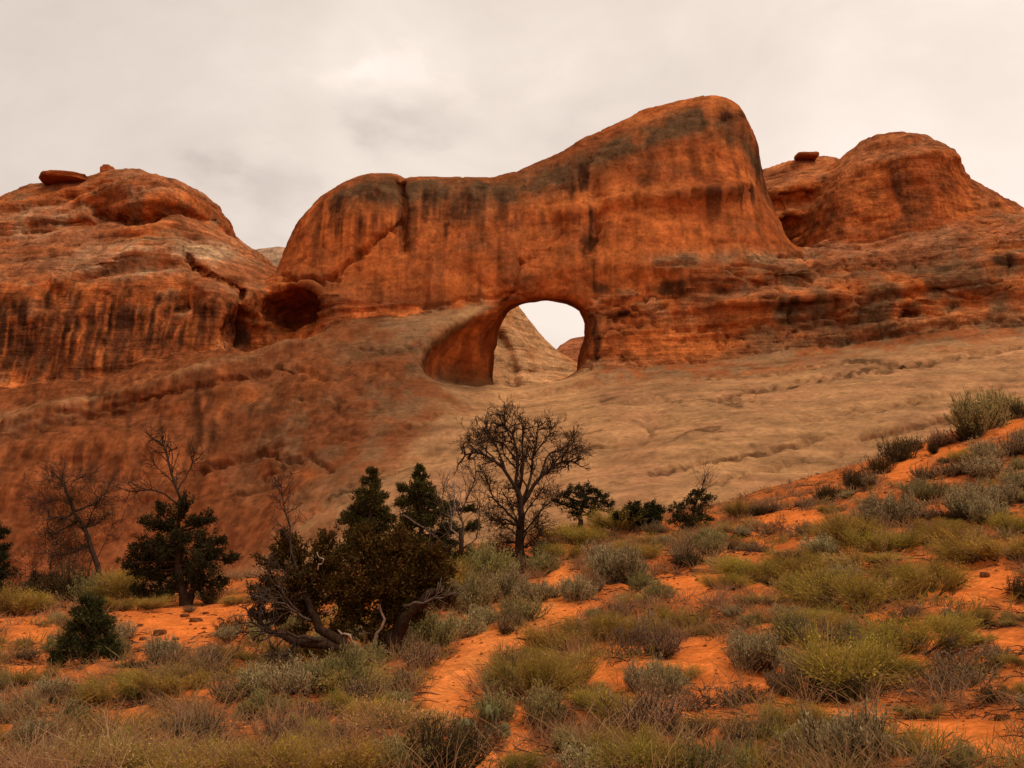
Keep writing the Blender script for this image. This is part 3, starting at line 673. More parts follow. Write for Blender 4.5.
    c = mix(c, tan * 1.15, sstep(.45, .8, flat) * sstep(66, 30, np.abs(U - 540) + 14 * q2) * (W > 350) * sstep(418, 396, W + 8 * q2) * np.isin(vl, [0, 3]))
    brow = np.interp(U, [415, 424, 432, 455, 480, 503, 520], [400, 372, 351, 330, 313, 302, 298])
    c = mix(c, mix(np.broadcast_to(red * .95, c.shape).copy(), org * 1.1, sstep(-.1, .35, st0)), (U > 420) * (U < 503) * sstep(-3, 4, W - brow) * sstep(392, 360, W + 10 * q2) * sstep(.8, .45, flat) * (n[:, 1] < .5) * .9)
    c = mix(c, brown * .7, np.exp(-((W - brow) / 3.5) ** 2) * (U > 440) * (U < 520) * .6)  # shadow of the brow painted into the rock colour as a dark line
    c = mix(c, brown * .85, low * (1 - tn) * (.5 + .4 * flute))
    # thin dark partings along the bedding, and pitted weathering
    part = np.exp(-(vnoise(x * .04, y * .04, dip * 1.6, 57) / .06) ** 2) * sstep(-.2, .3, fbm(x * .1, y * .1, z * .3, 2, 58))
    c = mix(c, c * .45, part * np.where(apron > 0, .55, np.where(vl == 3, .25, .6)))
    c = mix(c, c * .55, sstep(.22, .5, fbm(x * 1.7, y * 1.7, z * 2.2, 3, 131)) * np.where(apron > 0, .55, .6))
    for poly in ([(700,381),(780,372),(850,362),(905,366)], [(720,400),(800,384),(870,372),(1024,346)], [(560,452),(640,440),(652,428)], [(650,478),(700,462),(770,452),(820,440)], [(700,490),(760,470),(840,455)], [(800,420),(900,405),(1000,385)], [(860,440),(930,428),(1000,405)], [(600,402),(660,399),(740,404)], [(470,470),(540,440),(600,428)], [(330,500),(400,470),(470,450)], [(660,445),(690,430),(720,426)]):
        bx = np.nonzero((vl == 0) & (U > poly[0][0] - 12) & (U < poly[-1][0] + 12) & (W > 330) & (W < 510))[0]
        ld2 = line_dist(U[bx] + 4 * q2[bx], W[bx] + 5 * q2[bx] + 2 * q3[bx], poly)
        c[bx] *= (1 - .6 * np.exp(-(ld2 / 1.5) ** 2) * sstep(-.5, .2, q1[bx]))[:, None]
    c *= (1 + .22 * q3[:, None])
    return V2, np.concatenate([np.clip(c, .004, .85), np.where(vl == 0, apron, np.where(vl == 5, .25, 1 - cliff))[:, None]], 1)
SKIN_V, SKIN_C = skin(RV, RQ, vl)
ql = vl[RQ[:, 0]]
def rock_piece(name, labs, mat=M_ROCK):
    q = RQ[np.isin(ql, labs)]
    used, inv = np.unique(q.ravel(), return_inverse=True)
    return link(name, make_mesh(name, SKIN_V[used], inv.reshape(-1, 4), None, SKIN_C[used]), mat)
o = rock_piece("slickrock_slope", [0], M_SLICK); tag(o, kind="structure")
o = rock_piece("sandstone_dome", [1]); tag(o, "layered red sandstone dome with dark streaked cliff at the left of the arch", "rock formation", "sandstone formations of the ridge")
o = rock_piece("sandstone_saddle", [2]); tag(o, "low red sandstone saddle hollowed by a dark shallow cave between dome and fin", "rock formation", "sandstone formations of the ridge")
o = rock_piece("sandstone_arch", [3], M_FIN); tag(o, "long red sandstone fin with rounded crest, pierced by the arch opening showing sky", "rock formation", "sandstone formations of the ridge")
o = rock_piece("sandstone_bench", [4]); tag(o, "brown ledgy sandstone bench with small holes below the right hand knob", "rock formation", "sandstone formations of the ridge")
o = rock_piece("sandstone_butte", [5]); tag(o, "tall rounded red sandstone knob standing on the bench at the far right", "rock formation", "sandstone formations of the ridge")
o = rock_piece("sandstone_dome", [6]); tag(o, "small layered red dome set back between the fin and the right knob", "rock formation", "sandstone formations of the ridge")
# ---- pale wall standing behind the fin, seen through the opening
KW = 1.24
gx = np.arange(-24, 34.01, VX, dtype=np.float32); gy = np.arange(112, 158.01, VX, dtype=np.float32); gz = np.arange(4, 44.01, VX, dtype=np.float32)
X2, Z2 = np.meshgrid(gx, gz, indexing='ij')
FW = face([(u, v, y * KW) for u, v, y in [(440,420,112),(440,300,113),(500,400,105),(500,350,110),(500,312,114),(525,390,106),(525,350,112),(525,315,117),(550,372,110),(550,345,118),(577,372,113),(577,357,119),(620,400,112),(560,385,107),(640,380,116)]])
FW = sculpt(FW, [('l',[(500,335),(512,362),(514,385)],5,2.0),('l',[(530,372),(577,369)],2.5,1.2),('l',[(520,330),(545,352),(575,362)],3,.6)])
TW = outline([(400,440),(420,330),(470,290),(508,290),(523,307),(533,318),(545,330),(560,343.5),(578,357),(605,376),(640,430)], 116 * KW)
f = solid(FW, TW, 122 * KW, 2.0, .3)
WV, WQ, cells = surface_nets(f, (gx[0], gy[0], gz[0]), VX)
WV = relax(WV, WQ, 1, .5); WV, WQ, _ = subdivide(WV, WQ); WV = relax(WV, WQ, 1, .5)
n_ = normals(WV, WQ); x, y, z = WV.T
dd = .35 * fbm(x * .2, y * .2, z * .2, 3, 7) + .14 * fbm(x * .7, y * .7, z * 1.1, 3, 8) + .2 * vnoise(x * .05, y * .05, (z + .45 * x) * .9, 9)
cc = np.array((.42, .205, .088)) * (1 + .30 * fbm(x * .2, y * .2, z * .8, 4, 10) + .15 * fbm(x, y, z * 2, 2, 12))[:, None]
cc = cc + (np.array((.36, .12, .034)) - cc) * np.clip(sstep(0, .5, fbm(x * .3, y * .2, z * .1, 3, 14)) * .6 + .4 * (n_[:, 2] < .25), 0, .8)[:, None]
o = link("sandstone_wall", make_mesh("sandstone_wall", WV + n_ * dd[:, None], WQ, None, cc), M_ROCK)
tag(o, "pale slanting sandstone wall seen through the arch opening", "rock formation", "sandstone formations of the ridge")
del f

# ---- loose caprocks and far hills
def boulder(name, c, r, seed, col=(.29, .075, .02), rot=0.0, parent=None, nu=28, nv=16, flatb=.3, mat=M_ROCK):
    th = np.linspace(0, 2 * np.pi, nu, endpoint=False); ph = np.linspace(-np.pi / 2, np.pi / 2, nv)
    T, H = np.meshgrid(th, ph)
    d = np.stack([np.cos(H) * np.cos(T), np.cos(H) * np.sin(T), np.sin(H)], -1).reshape(-1, 3)
    k = 1 + .22 * fbm(d[:, 0] * 1.6 + seed, d[:, 1] * 1.6, d[:, 2] * 1.6, 3, seed)
    p = np.sign(d) * np.abs(d) ** .55 * k[:, None]; p[:, 2] = np.maximum(p[:, 2], -flatb * 2)
    p = p * np.array(r); ca, sa = math.cos(rot), math.sin(rot)
    p = np.stack([p[:, 0] * ca - p[:, 1] * sa, p[:, 0] * sa + p[:, 1] * ca, p[:, 2]], -1)
    Q = [(i * nu + j, i * nu + (j + 1) % nu, (i + 1) * nu + (j + 1) % nu, (i + 1) * nu + j) for i in range(nv - 1) for j in range(nu)]
    cc = np.asarray(col) * (1 + .25 * fbm(d[:, 0] * 3 + seed, d[:, 1] * 3, d[:, 2] * 3, 2, seed + 5))[:, None]
    ob = link(name, make_mesh(name, p, Q, None, cc), mat); ob.location = c
    return ob
o = boulder("cap_rock", P(108, 171, 105.5), (.75, .8, .5), 3); tag(o, "small boulder perched on the very top of the left dome", "boulder")
o = boulder("cap_rock", P(67, 181.5, 104.5), (2.6, 2.4, .42), 5, rot=.2); tag(o, "flat slab of cap rock lying left of the perched boulder on the dome", "boulder")
o = boulder("cap_rock", P(806, 157, 112), (1.3, 1.1, .35), 8); tag(o, "little flat cap rock on the small dome right of the fin", "boulder")
def far_hill(name, pts, y, thick, seed, col, slope=.6):
    A = np.array([P(u, v, y) for u, v in pts]); xs = np.linspace(A[0, 0], A[-1, 0], 60); top = np.interp(xs, A[:, 0], A[:, 2])
    s = np.linspace(0, 1, 24); X, S = np.meshgrid(xs, s); Tz = np.interp(X, xs, top)
    prof = np.sin(np.pi * np.clip(S, 0, 1)) ** .55
    Y = y + (S - .5) * thick; Z = -4 + (Tz + 4) * prof
    nz = fbm(X * .2, Y * .2, Z * .5, 4, seed); Z = Z + nz * .8 * prof; Y = Y + nz * 1.5
    V = np.stack([X, Y, Z], -1).reshape(-1, 3)
    Q = [(i * 60 + j, i * 60 + j + 1, (i + 1) * 60 + j + 1, (i + 1) * 60 + j) for i in range(23) for j in range(59)]
    cc = np.asarray(col) * (1 + .3 * fbm(V[:, 0] * .15, V[:, 1] * .1, V[:, 2] * 1.0, 3, seed + 3))[:, None]
    return link(name, make_mesh(name, V, Q, None, cc), M_ROCK)
o = far_hill("far_hill", [(225,330),(240,262),(258,250),(278,247.5),(300,252),(330,290),(350,340)], 140, 26, 13, (.36, .21, .12)); tag(o, kind="structure")
o = far_hill("far_hill", [(530,380),(548,358),(560,346),(570,340),(584,336),(610,332),(640,345),(680,380)], 190, 24, 17, (.36, .12, .05)); tag(o, kind="structure")
# ------------------------------------------------------------------ ground: one sheet of red sand, rising to the right
GP = []
for u, rows in {-260: ((768,9.2),(700,13.5),(650,20),(606,32)), 0: ((768,8.6),(700,13),(650,19),(607,30)), 125: ((768,8.2),(700,12.5),(650,18.5),(603,30)), 250: ((768,8),(700,12),(650,17.5),(600,29)), 400: ((768,7.9),(700,11.8),(655,16.8),(592,26)),
                512: ((768,7.8),(700,11.5),(640,17),(572,27)), 620: ((768,7.5),(700,11),(620,17.5),(560,25),(527,32)), 750: ((768,7.3),(680,11),(600,17),(550,23),(507,34)),
                880: ((768,7.2),(680,10.5),(600,15),(530,23),(462,38)), 960: ((768,7.1),(680,10.2),(600,14.5),(525,22),(433,41)), 1024: ((768,7),(680,10),(600,14),(515,22),(405,43)), 1260: ((768,6.8),(680,9.5),(580,14),(470,22),(325,45))}.items():
    for v, y in rows: GP.append(P(u, v, y))
for q in ((0,55,2.0),(28,60,5.5),(60,62,10),(-30,58,-.4),(-80,80,-1),(80,85,12),(0,-30,-1.2),(-60,-30,-2),(60,-30,1.5),(0,0,0),(-14,3,-.1),(14,3,.7),(-60,20,-1),(60,20,7),(0,90,2),(-50,95,0),(50,95,8)): GP.append(np.array(q, float))
GP = np.array(GP)
_g = tps(GP[:, :2], GP[:, 2], 0.002)
def sm_ground(x, y): return _g(np.clip(x, -85, 85), np.clip(y, -32, 95))

# bare sand in the photograph's places (u, v, ru, rv), the footpath first
PATHS = [[(480,790),(452,735),(438,700),(462,668),(490,640),(520,625),(548,602),(562,585)], [(500,768),(512,740),(520,710)]]
PW = [19, 10]
BARE = [(180,625,75,17),(30,640,40,10),(20,622,30,8),(240,610,40,10),(150,660,26,7),(905,468,34,17),(945,448,24,10),(1005,425,26,7),(800,520,34,9),(700,660,38,22),(685,585,40,12),(650,690,25,30),(960,600,45,14),(985,580,40,10),(950,735,80,16),(1000,760,60,14),(780,690,50,10),(870,615,20,10),(560,610,14,22),(520,690,12,25),(45,742,26,9),(110,718,60,10),(205,690,26,8),(45,690,22,7),(250,735,22,8),(150,745,24,7),(330,745,18,8),(20,668,24,7),(700,720,40,9),(915,655,24,10),(620,650,20,14),(770,520,20,8),(940,555,24,5),(60,690,16,6),(540,760,20,12),(1010,650,30,10),(450,700,22,22),(860,560,14,5),(740,595,20,6),(650,730,30,12),(700,745,34,10),(850,720,60,8),(930,640,24,8),(1000,690,40,8),(600,680,16,12),(690,600,30,7),(830,640,12,6)]
def bare_mask(u, v):
    m = np.zeros(np.shape(u))
    for pth, wd in zip(PATHS, PW): m = np.maximum(m, np.exp(-(line_dist(u, v, pth) / wd) ** 2 * .8))
    for (a, b, ra, rb) in BARE: m = np.maximum(m, np.exp(-(((u - a) / ra) ** 2 + ((v - b) / rb) ** 2)))
    return m
def path_mask(u, v): return np.exp(-(line_dist(u, v, PATHS[0]) / 17) ** 2)
def bare_xy(x, y, z):
    yy = np.maximum(y, 2.0); u, v = UV(x, yy, z)
    return np.where((y > 4) & (y < 46), bare_mask(np.clip(u, -600, 1700), np.clip(v, 300, 1200)), 0.25)
def rough(x, y, z0):
    b = bare_xy(x, y, z0)
    hum = fbm(x * .9, y * .9, 0 * x, 3, 201) * .16 * (1 - .75 * b) + fbm(x * 3.1, y * 3.1, 0 * x, 3, 211) * .045 * (1 - .4 * b)
    # little wind and rain cut banks
    e = fbm(x * .55 + 9, y * .55, 0 * x, 3, 221); bank = np.tanh(e * 14) * .085
    return hum + bank * (1 - .6 * b), b
def ground_z(x, y):
    x = np.asarray(x, float); y = np.asarray(y, float); z0 = sm_ground(x, y); return z0 + rough(x, y, z0)[0]
def axis(segs):
    out = [np.array([segs[0][0]], float)]
    for a, b, h in segs: out.append(np.linspace(a, b, max(1, int(round((b - a) / h))) + 1)[1:])
    return np.concatenate(out)
ax_ = axis([(-900,-200,100),(-200,-70,13),(-70,-24,1.2),(-24,-9,.25),(-9,9,.09),(9,24,.25),(24,70,1.2),(70,200,13),(200,900,100)])
ay_ = axis([(-600,-60,90),(-60,-4,4),(-4,5,.6),(5,16,.09),(16,30,.18),(30,48,.4),(48,100,2.2),(100,300,25),(300,1800,150)])
GXm, GYm = np.meshgrid(ax_, ay_)
GZ0 = sm_ground(GXm, GYm); rg, gb = rough(GXm, GYm, GZ0)
near = (np.abs(GXm) < 75) & (GYm > -50) & (GYm < 90)
GZm = GZ0 + np.where(near, rg, 0)
gn = fbm(GXm * .7, GYm * .7, 0 * GXm, 4, 231); gn2 = fbm(GXm * 2.5, GYm * 2.5, 0 * GXm, 3, 241)
sand = np.array((.65, .165, .033)); dark = np.array((.42, .108, .026)); litter = np.array((.17, .066, .024)); pathc = np.array((.68, .205, .048))
c = dark + (sand - dark) * np.clip(.25 + gb * 1.0 + .5 * gn, 0, 1)[..., None]
c = c + (litter - c) * (np.clip(sstep(.0, .45, gn2 + .35 * gn) * (1 - gb) * .8, 0, 1))[..., None]
pu, pv = UV(GXm, np.maximum(GYm, 2), GZ0)
pm = np.where((GYm > 4) & (GYm < 46), path_mask(np.clip(pu, -600, 1700), np.clip(pv, 300, 1200)), 0)
c = c + (pathc - c) * (pm * .9)[..., None]
nr, nc_ = GXm.shape
ii = (np.arange(nr - 1)[:, None] * nc_ + np.arange(nc_ - 1)[None]).ravel()
GQ = np.stack([ii, ii + 1, ii + 1 + nc_, ii + nc_], 1)
o = link("red_sand_ground", make_mesh("red_sand_ground", np.stack([GXm, GYm, GZm], -1).reshape(-1, 3), GQ, None, np.clip(c, .01, .9).reshape(-1, 3)), M_SOIL)
tag(o, kind="structure")

# pixel -> point on the ground
_ys = np.concatenate([np.arange(5, 20, .05), np.arange(20, 50, .1)])
def hit(u, v):
    p = P(np.full(_ys.shape, float(u)), np.full(_ys.shape, float(v)), _ys)
    g = ground_z(p[:, 0], p[:, 1]); below = np.nonzero(p[:, 2] <= g)[0]
    if len(below) == 0: return None
    q = p[below[0]].copy(); q[2] = ground_z(q[0], q[1]); return q
# ------------------------------------------------------------------ trees
def unit(v): return v / (np.linalg.norm(v, axis=-1, keepdims=True) + 1e-9)
def wob(pts, n=8, amp=.05, seed=0):
    """smooth wandering polyline through the given points"""
    pts = np.asarray(pts, float); t = np.linspace(0, len(pts) - 1, n); i = np.minimum(t.astype(int), len(pts) - 2); f_ = (t - i)[:, None]
    # catmull-rom
    ext = np.vstack([2 * pts[0] - pts[1], pts, 2 * pts[-1] - pts[-2]])
    p0, p1, p2, p3 = ext[i], ext[i + 1], ext[i + 2], ext[i + 3]
    q = .5 * (2 * p1 + (p2 - p0) * f_ + (2 * p0 - 5 * p1 + 4 * p2 - p3) * f_ ** 2 + (3 * p1 - p0 - 3 * p2 + p3) * f_ ** 3)
    r = np.random.default_rng(seed)
    off = r.normal(size=q.shape) * amp; off[0] = 0; off[-1] = 0
    return q + off
def palette(n, cols, r, var=.25):
    cols = np.asarray(cols, float); k = r.integers(0, len(cols), n)
    return cols[k] * (1 + var * r.uniform(-1, 1, (n, 1)))
def twig_spray(b, p, d, ln, rad, depth, r, spread=.7, C=(.05, .03, .02), kids=(2, 4), up=.15, minr=.006):
    n = 4; bend = r.normal(size=3) * .16 * ln
    t = np.linspace(0, 1, n)[:, None]
    pts = p + d * ln * t + bend * (t * t - t * .3) + np.array([0, 0, up * ln]) * t * t
    b.tube(pts, np.linspace(rad, max(rad * .6, minr), n), 4 if rad > .02 else 3, C)
    if depth == 0: return
    for _ in range(r.integers(kids[0], kids[1] + 1)):
        s = r.uniform(.35, 1.0); k = min(int(s * (n - 1)), n - 2)
        q = pts[k] + (pts[k + 1] - pts[k]) * (s * (n - 1) - k)
        nd = unit(unit(pts[k + 1] - pts[k]) + r.normal(size=3) * spread)
        twig_spray(b, q, nd, ln * r.uniform(.5, .8), max(rad * .62, minr), depth - 1, r, spread, C, kids, up, minr)
class TreeFrame:
    """tree coordinates: base on the ground at pixel (u, v); other pixels are read at the tree's own depth"""
    def __init__(s, u, v):
        s.base = hit(u, v); s.y = s.base[1]; s.px = s.y / FPX
    def pt(s, u, v, dy=0.0):
        q = P(u, v, s.y + dy); return np.array([q[0] - s.base[0], dy, q[2] - s.base[2]])
def tree(name, fr, label, cat, trunks, clumps, cols, seed, leaf=(.07, .03), dens=1.0, bark=(.042, .022, .013), dead=(), dk=(1, 3), group=None, up=.5, gap=.55, r0=.09, deadC=(.15, .10, .07), deadk=3, tl=48):
    """trunks: polylines of (u, v, dy); clumps: (u, v, radius_px[, dy]); dead: bare limbs (polyline, radius)"""
    r = np.random.default_rng(seed)
    root = bpy.data.objects.new(name, None); COL.objects.link(root); root.location = fr.base; root.empty_display_size = .3
    tag(root, label, cat, group)
    tb = Builder(); nodes = []
    for ti, tr in enumerate(trunks):
        rr = r0 * (1 if ti == 0 else .75)
        pts = wob([fr.pt(*q) for q in tr], 12, .02, seed + ti); pts[0, 2] -= .12
        tb.tube(pts, np.linspace(rr * 1.15, rr * .4, 12), 7, bark); nodes += list(pts[3:])
        tb.tube(np.stack([pts[0] - [0, 0, .1], pts[0] + (pts[1] - pts[0]) * .35, pts[1]]), [rr * 1.7, rr * 1.3, rr * 1.05], 7, bark)
    nodes = np.array(nodes)
    lb = Builder()
    for ci, cl in enumerate(clumps):
        u, v, rp = cl[:3]; R = rp * fr.px
        dy = cl[3] if len(cl) > 3 else r.uniform(-.7, .7) * R * 1.1
        c = fr.pt(u, v, dy)
        a = nodes[np.argmin(((nodes - c) ** 2).sum(1) + .6 * np.maximum(nodes[:, 2] - c[2], 0) ** 2)]
        mid = (a + c) / 2 + r.normal(size=3) * .12 * R + np.array([0, 0, -.1 * R])
        limb = wob([a, mid, c], 7, .03 * R, seed * 31 + ci)
        tb.tube(limb, np.linspace(min(r0 * .45, .03 + .05 * R), .012, 7), 5, bark)
        nt_ = int(15 * dens * (1 + R)); q = unit(r.normal(size=(nt_, 3)))
        for k in range(nt_):
            e = c + q[k] * R * np.array([1, 1, .85]) * r.uniform(.55, 1.12)
            s_ = limb[r.integers(3, 7)]
            tw = wob([s_, (s_ + e) / 2 + r.normal(size=3) * .1 * R, e], 5, .0, k)
            tb.tube(tw, [.012, .010, .008, .006, .004], 3, bark)
            m = int(dens * 85 * max(R, .18) / .5)
            t = r.uniform(.3, 1.05, m) ** .8
            base = tw[0] + 0; idx = np.clip(t * 4, 0, 3.999); i0_ = idx.astype(int)
            base = tw[i0_] + (tw[np.minimum(i0_ + 1, 4)] - tw[i0_]) * (idx - i0_)[:, None]
            # sprays gather in tufts so that the crown keeps dark gaps
            base = base + r.normal(size=(m, 3)) * R * gap * .22
            d = unit(unit(e - s_) * .5 + r.normal(size=(m, 3)) * .75 + np.array([0, 0, up]))
            tint_ = (1 + .35 * r.uniform(-1, 1))
            lb.leaves(base, d, r.uniform(.7, 1.3, m) * leaf[0], leaf[1], palette(m, cols, r) * tint_)
    db = Builder()
    for item in dead:
        poly, rad = item[:2]; deep = item[2] if len(item) > 2 else deadk; cC = item[3] if len(item) > 3 else deadC
        pts = wob([fr.pt(*q) for q in poly], 9, .015, seed + 77)
        db.tube(pts, np.linspace(rad, rad * .35, 9), 5, cC)
        if deep > 0:
            for k in range(3, 9):
                for _ in range(3 + (k > 5)):
                    d = unit(unit(pts[k] - pts[k - 1]) + r.normal(size=3) * .8)
                    twig_spray(db, pts[k], d, r.uniform(.2, .42) * fr.px * tl, max(rad * .35, .007), deep - 1, r, .7, cC, dk, .1, .004)
    link("trunk", tb.mesh("trunk", True), M_BARK, root)
    if lb.n: link("crown", lb.mesh("crown"), M_NEEDLE, root)
    if db.n: link("bare_branch", db.mesh("bare_branch", True), M_BARK, root)
    return root
G1 = [(.050, .044, .014), (.036, .036, .013), (.070, .056, .018)]
GBR = [(.060, .034, .009), (.078, .032, .009), (.040, .024, .007), (.100, .058, .013)]
GDK = [(.026, .026, .011), (.020, .021, .010), (.040, .036, .014)]
GPY = [(.070, .058, .014), (.050, .044, .012), (.10, .080, .020)]

# the broad old juniper in front
T = TreeFrame(372, 658)
tree("juniper_tree", T, "broad old juniper with leaning dark trunks and brownish crown, largest tree of all", "tree",
     [[(388,650,0),(396,632,.1),(408,608,.1),(418,575,.2),(410,555,.2)], [(385,652,.1),(378,630,.1),(384,600,.3),(372,570,.3)], [(357,664,-.2),(345,645,-.2),(325,630,-.2),(310,605,-.1),(300,575,0)], [(356,662,-.1),(348,650,-.2),(318,645,-.3),(290,640,-.3),(262,626,-.2)], [(392,640,0),(410,615,-.2),(430,595,-.3),(440,585,-.3)]],
     [(330,560,26),(362,550,26),(395,550,26),(425,562,24),(300,575,24),(345,585,28),(385,580,30),(420,588,24),(315,605,22),(350,615,24),(385,612,22),(405,600,20),(285,600,17),(440,575,16),(330,540,16),(365,535,14),(400,540,16),(295,550,18),(375,632,13),(335,632,13),(270,585,13),(415,612,12),(360,595,26,.9),(400,570,26,.9),(320,580,26,.9),(270,560,15),(262,590,14),(285,540,12),(280,615,13),(258,612,9),(445,595,13),(435,555,14),(300,635,12)],
     GBR, 5, leaf=(.062, .024), dens=1.15, r0=.12,
     dead=[([(325,640,-.3),(300,636,-.5),(275,632,-.6),(252,622,-.6)], .035, 3, (.055,.032,.022)), ([(310,620,-.3),(285,605,-.5),(262,598,-.5)], .022, 3, (.11,.07,.05)), ([(300,612,-.4),(280,590,-.5),(268,572,-.4)], .018, 3, (.075,.045,.03)), ([(305,640,-.3),(290,655,-.5),(275,650,-.5)], .02, 2, (.055,.032,.022)),
           ([(300,575,-.2),(291,545,-.2),(286,510,-.2),(281,486,-.2)], .022, 3, (.06,.036,.025)), ([(404,606,-.4),(430,600,-.6),(458,592,-.6)], .022, 1, (.12,.085,.06)), ([(362,652,-.4),(348,636,-.5),(338,630,-.5)], .03, 0, (.30,.20,.13)), ([(318,570,-.6),(322,560,-.7),(317,552,-.7)], .012, 0, (.4,.3,.22)), ([(372,650,-.3),(383,620,-.3),(380,604,-.3)], .03, 0, (.20,.12,.08))])
# pinyon tops behind it
T = TreeFrame(372, 596)
tree("pinyon_tree", T, "dark green pinyon rising just behind the big juniper, its top leaning right", "tree",
     [[(372,596,0),(372,560,0),(370,520,0),(370,480,0)]],
     [(371,482,11),(378,497,12),(363,497,11),(371,512,15),(384,513,10),(356,514,13),(345,520,9),(362,530,15),(378,530,14),(352,533,10),(372,545,16),(345,550,14),(385,548,12),(372,472,5),(392,520,5)], GPY, 15, leaf=(.085, .026), dens=1.25, r0=.08, up=.8)
T = TreeFrame(428, 588)
tree("pinyon_tree", T, "tall green pinyon with pointed top, between the dark pinyon and the bare tree", "tree",
     [[(428,588,0),(424,560,0),(421,520,0),(419,466,0)]],
     [(419,470,5),(420,478,8),(417,488,10),(427,490,10),(412,500,11),(424,505,13),(436,502,9),(402,488,6),(401,503,8),(414,518,14),(432,520,13),(445,512,9),(405,525,11),(450,528,9),(420,538,15),(438,540,12),(455,505,6),(472,510,5),(474,528,7),(428,558,16),(408,555,14),(448,548,13),(400,540,11)], GPY, 25, leaf=(.085, .026), dens=1.15, r0=.09, up=.8, dead=[([(403,515,-.5),(420,525,-.5),(440,540,-.5),(450,552,-.4)], .03, 1, (.15,.09,.065))])
# pale snag
T = TreeFrame(462, 582)
tree("dead_juniper", T, "small half dead juniper with pale grey upper limbs, left of the big bare tree", "tree",
     [[(462,582,0),(458,560,0),(462,545,0),(460,530,0)]], [(470,572,9),(450,570,11),(444,556,13),(470,556,11),(456,560,13),(480,570,9),(440,572,11)], GBR, 35, dens=.9, r0=.09,
     dead=[([(460,548,0),(464,530,0),(460,515,0),(472,490,0),(476,472,0)], .035, 3, (.085,.055,.04)), ([(460,540,0),(450,525,-.1),(456,508,-.1),(452,488,0)], .026, 2, (.28,.19,.14)), ([(461,545,0),(448,535,.1),(440,512,.1),(444,490,.1)], .022, 3, (.1,.065,.045)), ([(462,550,0),(474,540,0),(480,520,.1),(478,500,.1)], .022, 3, (.075,.047,.034)), ([(462,560,0),(478,562,-.2),(492,575,-.3)], .03, 1, (.06,.037,.026))])
# the tall bare tree
T = TreeFrame(521, 568)
BC = (.048, .027, .017)
def limb(*p, rad=.05, k=4): return (list(p), rad, k, BC)
tree("bare_tree", T, "tall bare leafless tree with fine twiggy crown standing before the pale slope", "tree",
     [[(521,568,0),(519,545,0),(522,520,0),(520,500,0),(517,480,0)]], [(505,542,13),(514,556,13),(531,545,11),(500,522,10),(519,528,11),(512,505,9),(508,488,8),(530,560,9)], [(.055,.030,.012),(.045,.026,.012),(.07,.04,.016)], 45, leaf=(.06,.014), dens=.55, r0=.13, bark=BC, tl=33, dk=(2, 3),
     dead=[limb((520,510,0),(516,480,0),(518,458,.1),(512,435,.1),(503,425,.1),rad=.06), limb((520,500,0),(510,478,-.2),(495,460,-.3),(478,452,-.3),(465,455,-.3),rad=.06), limb((522,505,0),(534,485,0),(548,470,-.2),(560,462,-.3),(575,462,-.3),rad=.065),
           limb((520,540,0),(510,528,.2),(500,522,.3),rad=.026), limb((521,545,0),(528,530,-.3),(538,526,-.4),rad=.026), limb((520,530,0),(515,515,-.5),(508,500,-.6),rad=.028), limb((521,520,0),(530,505,-.5),(540,492,-.6),rad=.028), limb((515,460,.1),(505,445,.4),(494,440,.5),(482,442,.5),rad=.03), limb((550,468,-.2),(562,455,-.3),(575,448,-.3),rad=.028), limb((533,455,.4),(545,440,.4),(552,428,.4),rad=.028), limb((495,460,-.3),(482,446,-.3),(474,440,-.3),rad=.026), limb((522,500,0),(530,480,.3),(533,455,.4),(538,430,.4),rad=.05), limb((519,490,0),(523,465,-.3),(522,440,-.4),(522,424,-.4),rad=.05), limb((540,478,-.1),(548,455,.2),(562,448,.3),(572,438,.3),rad=.036), limb((505,470,-.2),(498,450,.1),(490,436,.2),(486,428,.2),rad=.034), limb((512,440,.1),(506,428,.1),(504,416,.1),rad=.03),
           limb((519,525,0),(505,510,.3),(492,495,.4),(486,478,.3),rad=.04), limb((521,530,0),(508,520,-.4),(494,518,-.5),(484,512,-.5),rad=.03), limb((521,535,0),(534,520,-.4),(542,508,-.4),(552,500,-.3),rad=.03), limb((520,545,0),(507,540,-.3),(495,545,-.4),rad=.028,k=3), limb((521,550,0),(532,540,.2),(540,535,.3),rad=.024,k=3), limb((517,470,0),(505,455,.5),(500,440,.5),rad=.03), limb((528,490,0),(520,470,.6),(528,448,.6),rad=.03)])
# round dark junipers along the crest
T = TreeFrame(579, 531)
tree("juniper_tree", T, "round dark juniper on a short trunk, right of the bare tree", "tree", [[(579,531,0),(580,520,0),(583,505,0),(585,495,0)]],
     [(583,490,10),(572,492,9),(594,490,9),(562,496,8),(603,496,8),(583,502,12),(570,506,10),(597,506,10),(556,502,5),(610,504,6),(575,515,8),(592,514,8),(612,512,4)], GDK, 55, leaf=(.07, .028), dens=.8, r0=.09)
T = TreeFrame(646, 531)
tree("juniper_tree", T, "low dark juniper clump behind the yellow green bush, right of the round juniper", "tree", [[(646,531,0),(646,520,0),(648,510,0)]],
     [(634,508,8),(655,508,9),(645,512,9),(632,517,8),(656,518,9),(645,522,9),(626,514,5),(618,516,5)], GDK, 65, leaf=(.08, .034), dens=1.2, r0=.07)
T = TreeFrame(692, 532)
tree("juniper_tree", T, "loose olive juniper with ragged open top on the crest at the foot of the slickrock", "tree", [[(692,532,0),(693,515,0),(698,495,0)], [(690,532,0),(680,515,0)]],
     [(698,494,9),(708,500,8),(690,502,8),(676,508,8),(700,510,11),(686,516,11),(705,520,9),(674,520,8),(692,524,11)], [(.055, .045, .016), (.07, .05, .018), (.04, .034, .013)], 75, leaf=(.07, .03), dens=.8, r0=.06, dead=[([(698,500,0),(702,490,0),(704,482,0)], .012, 2, (.06,.04,.03))])
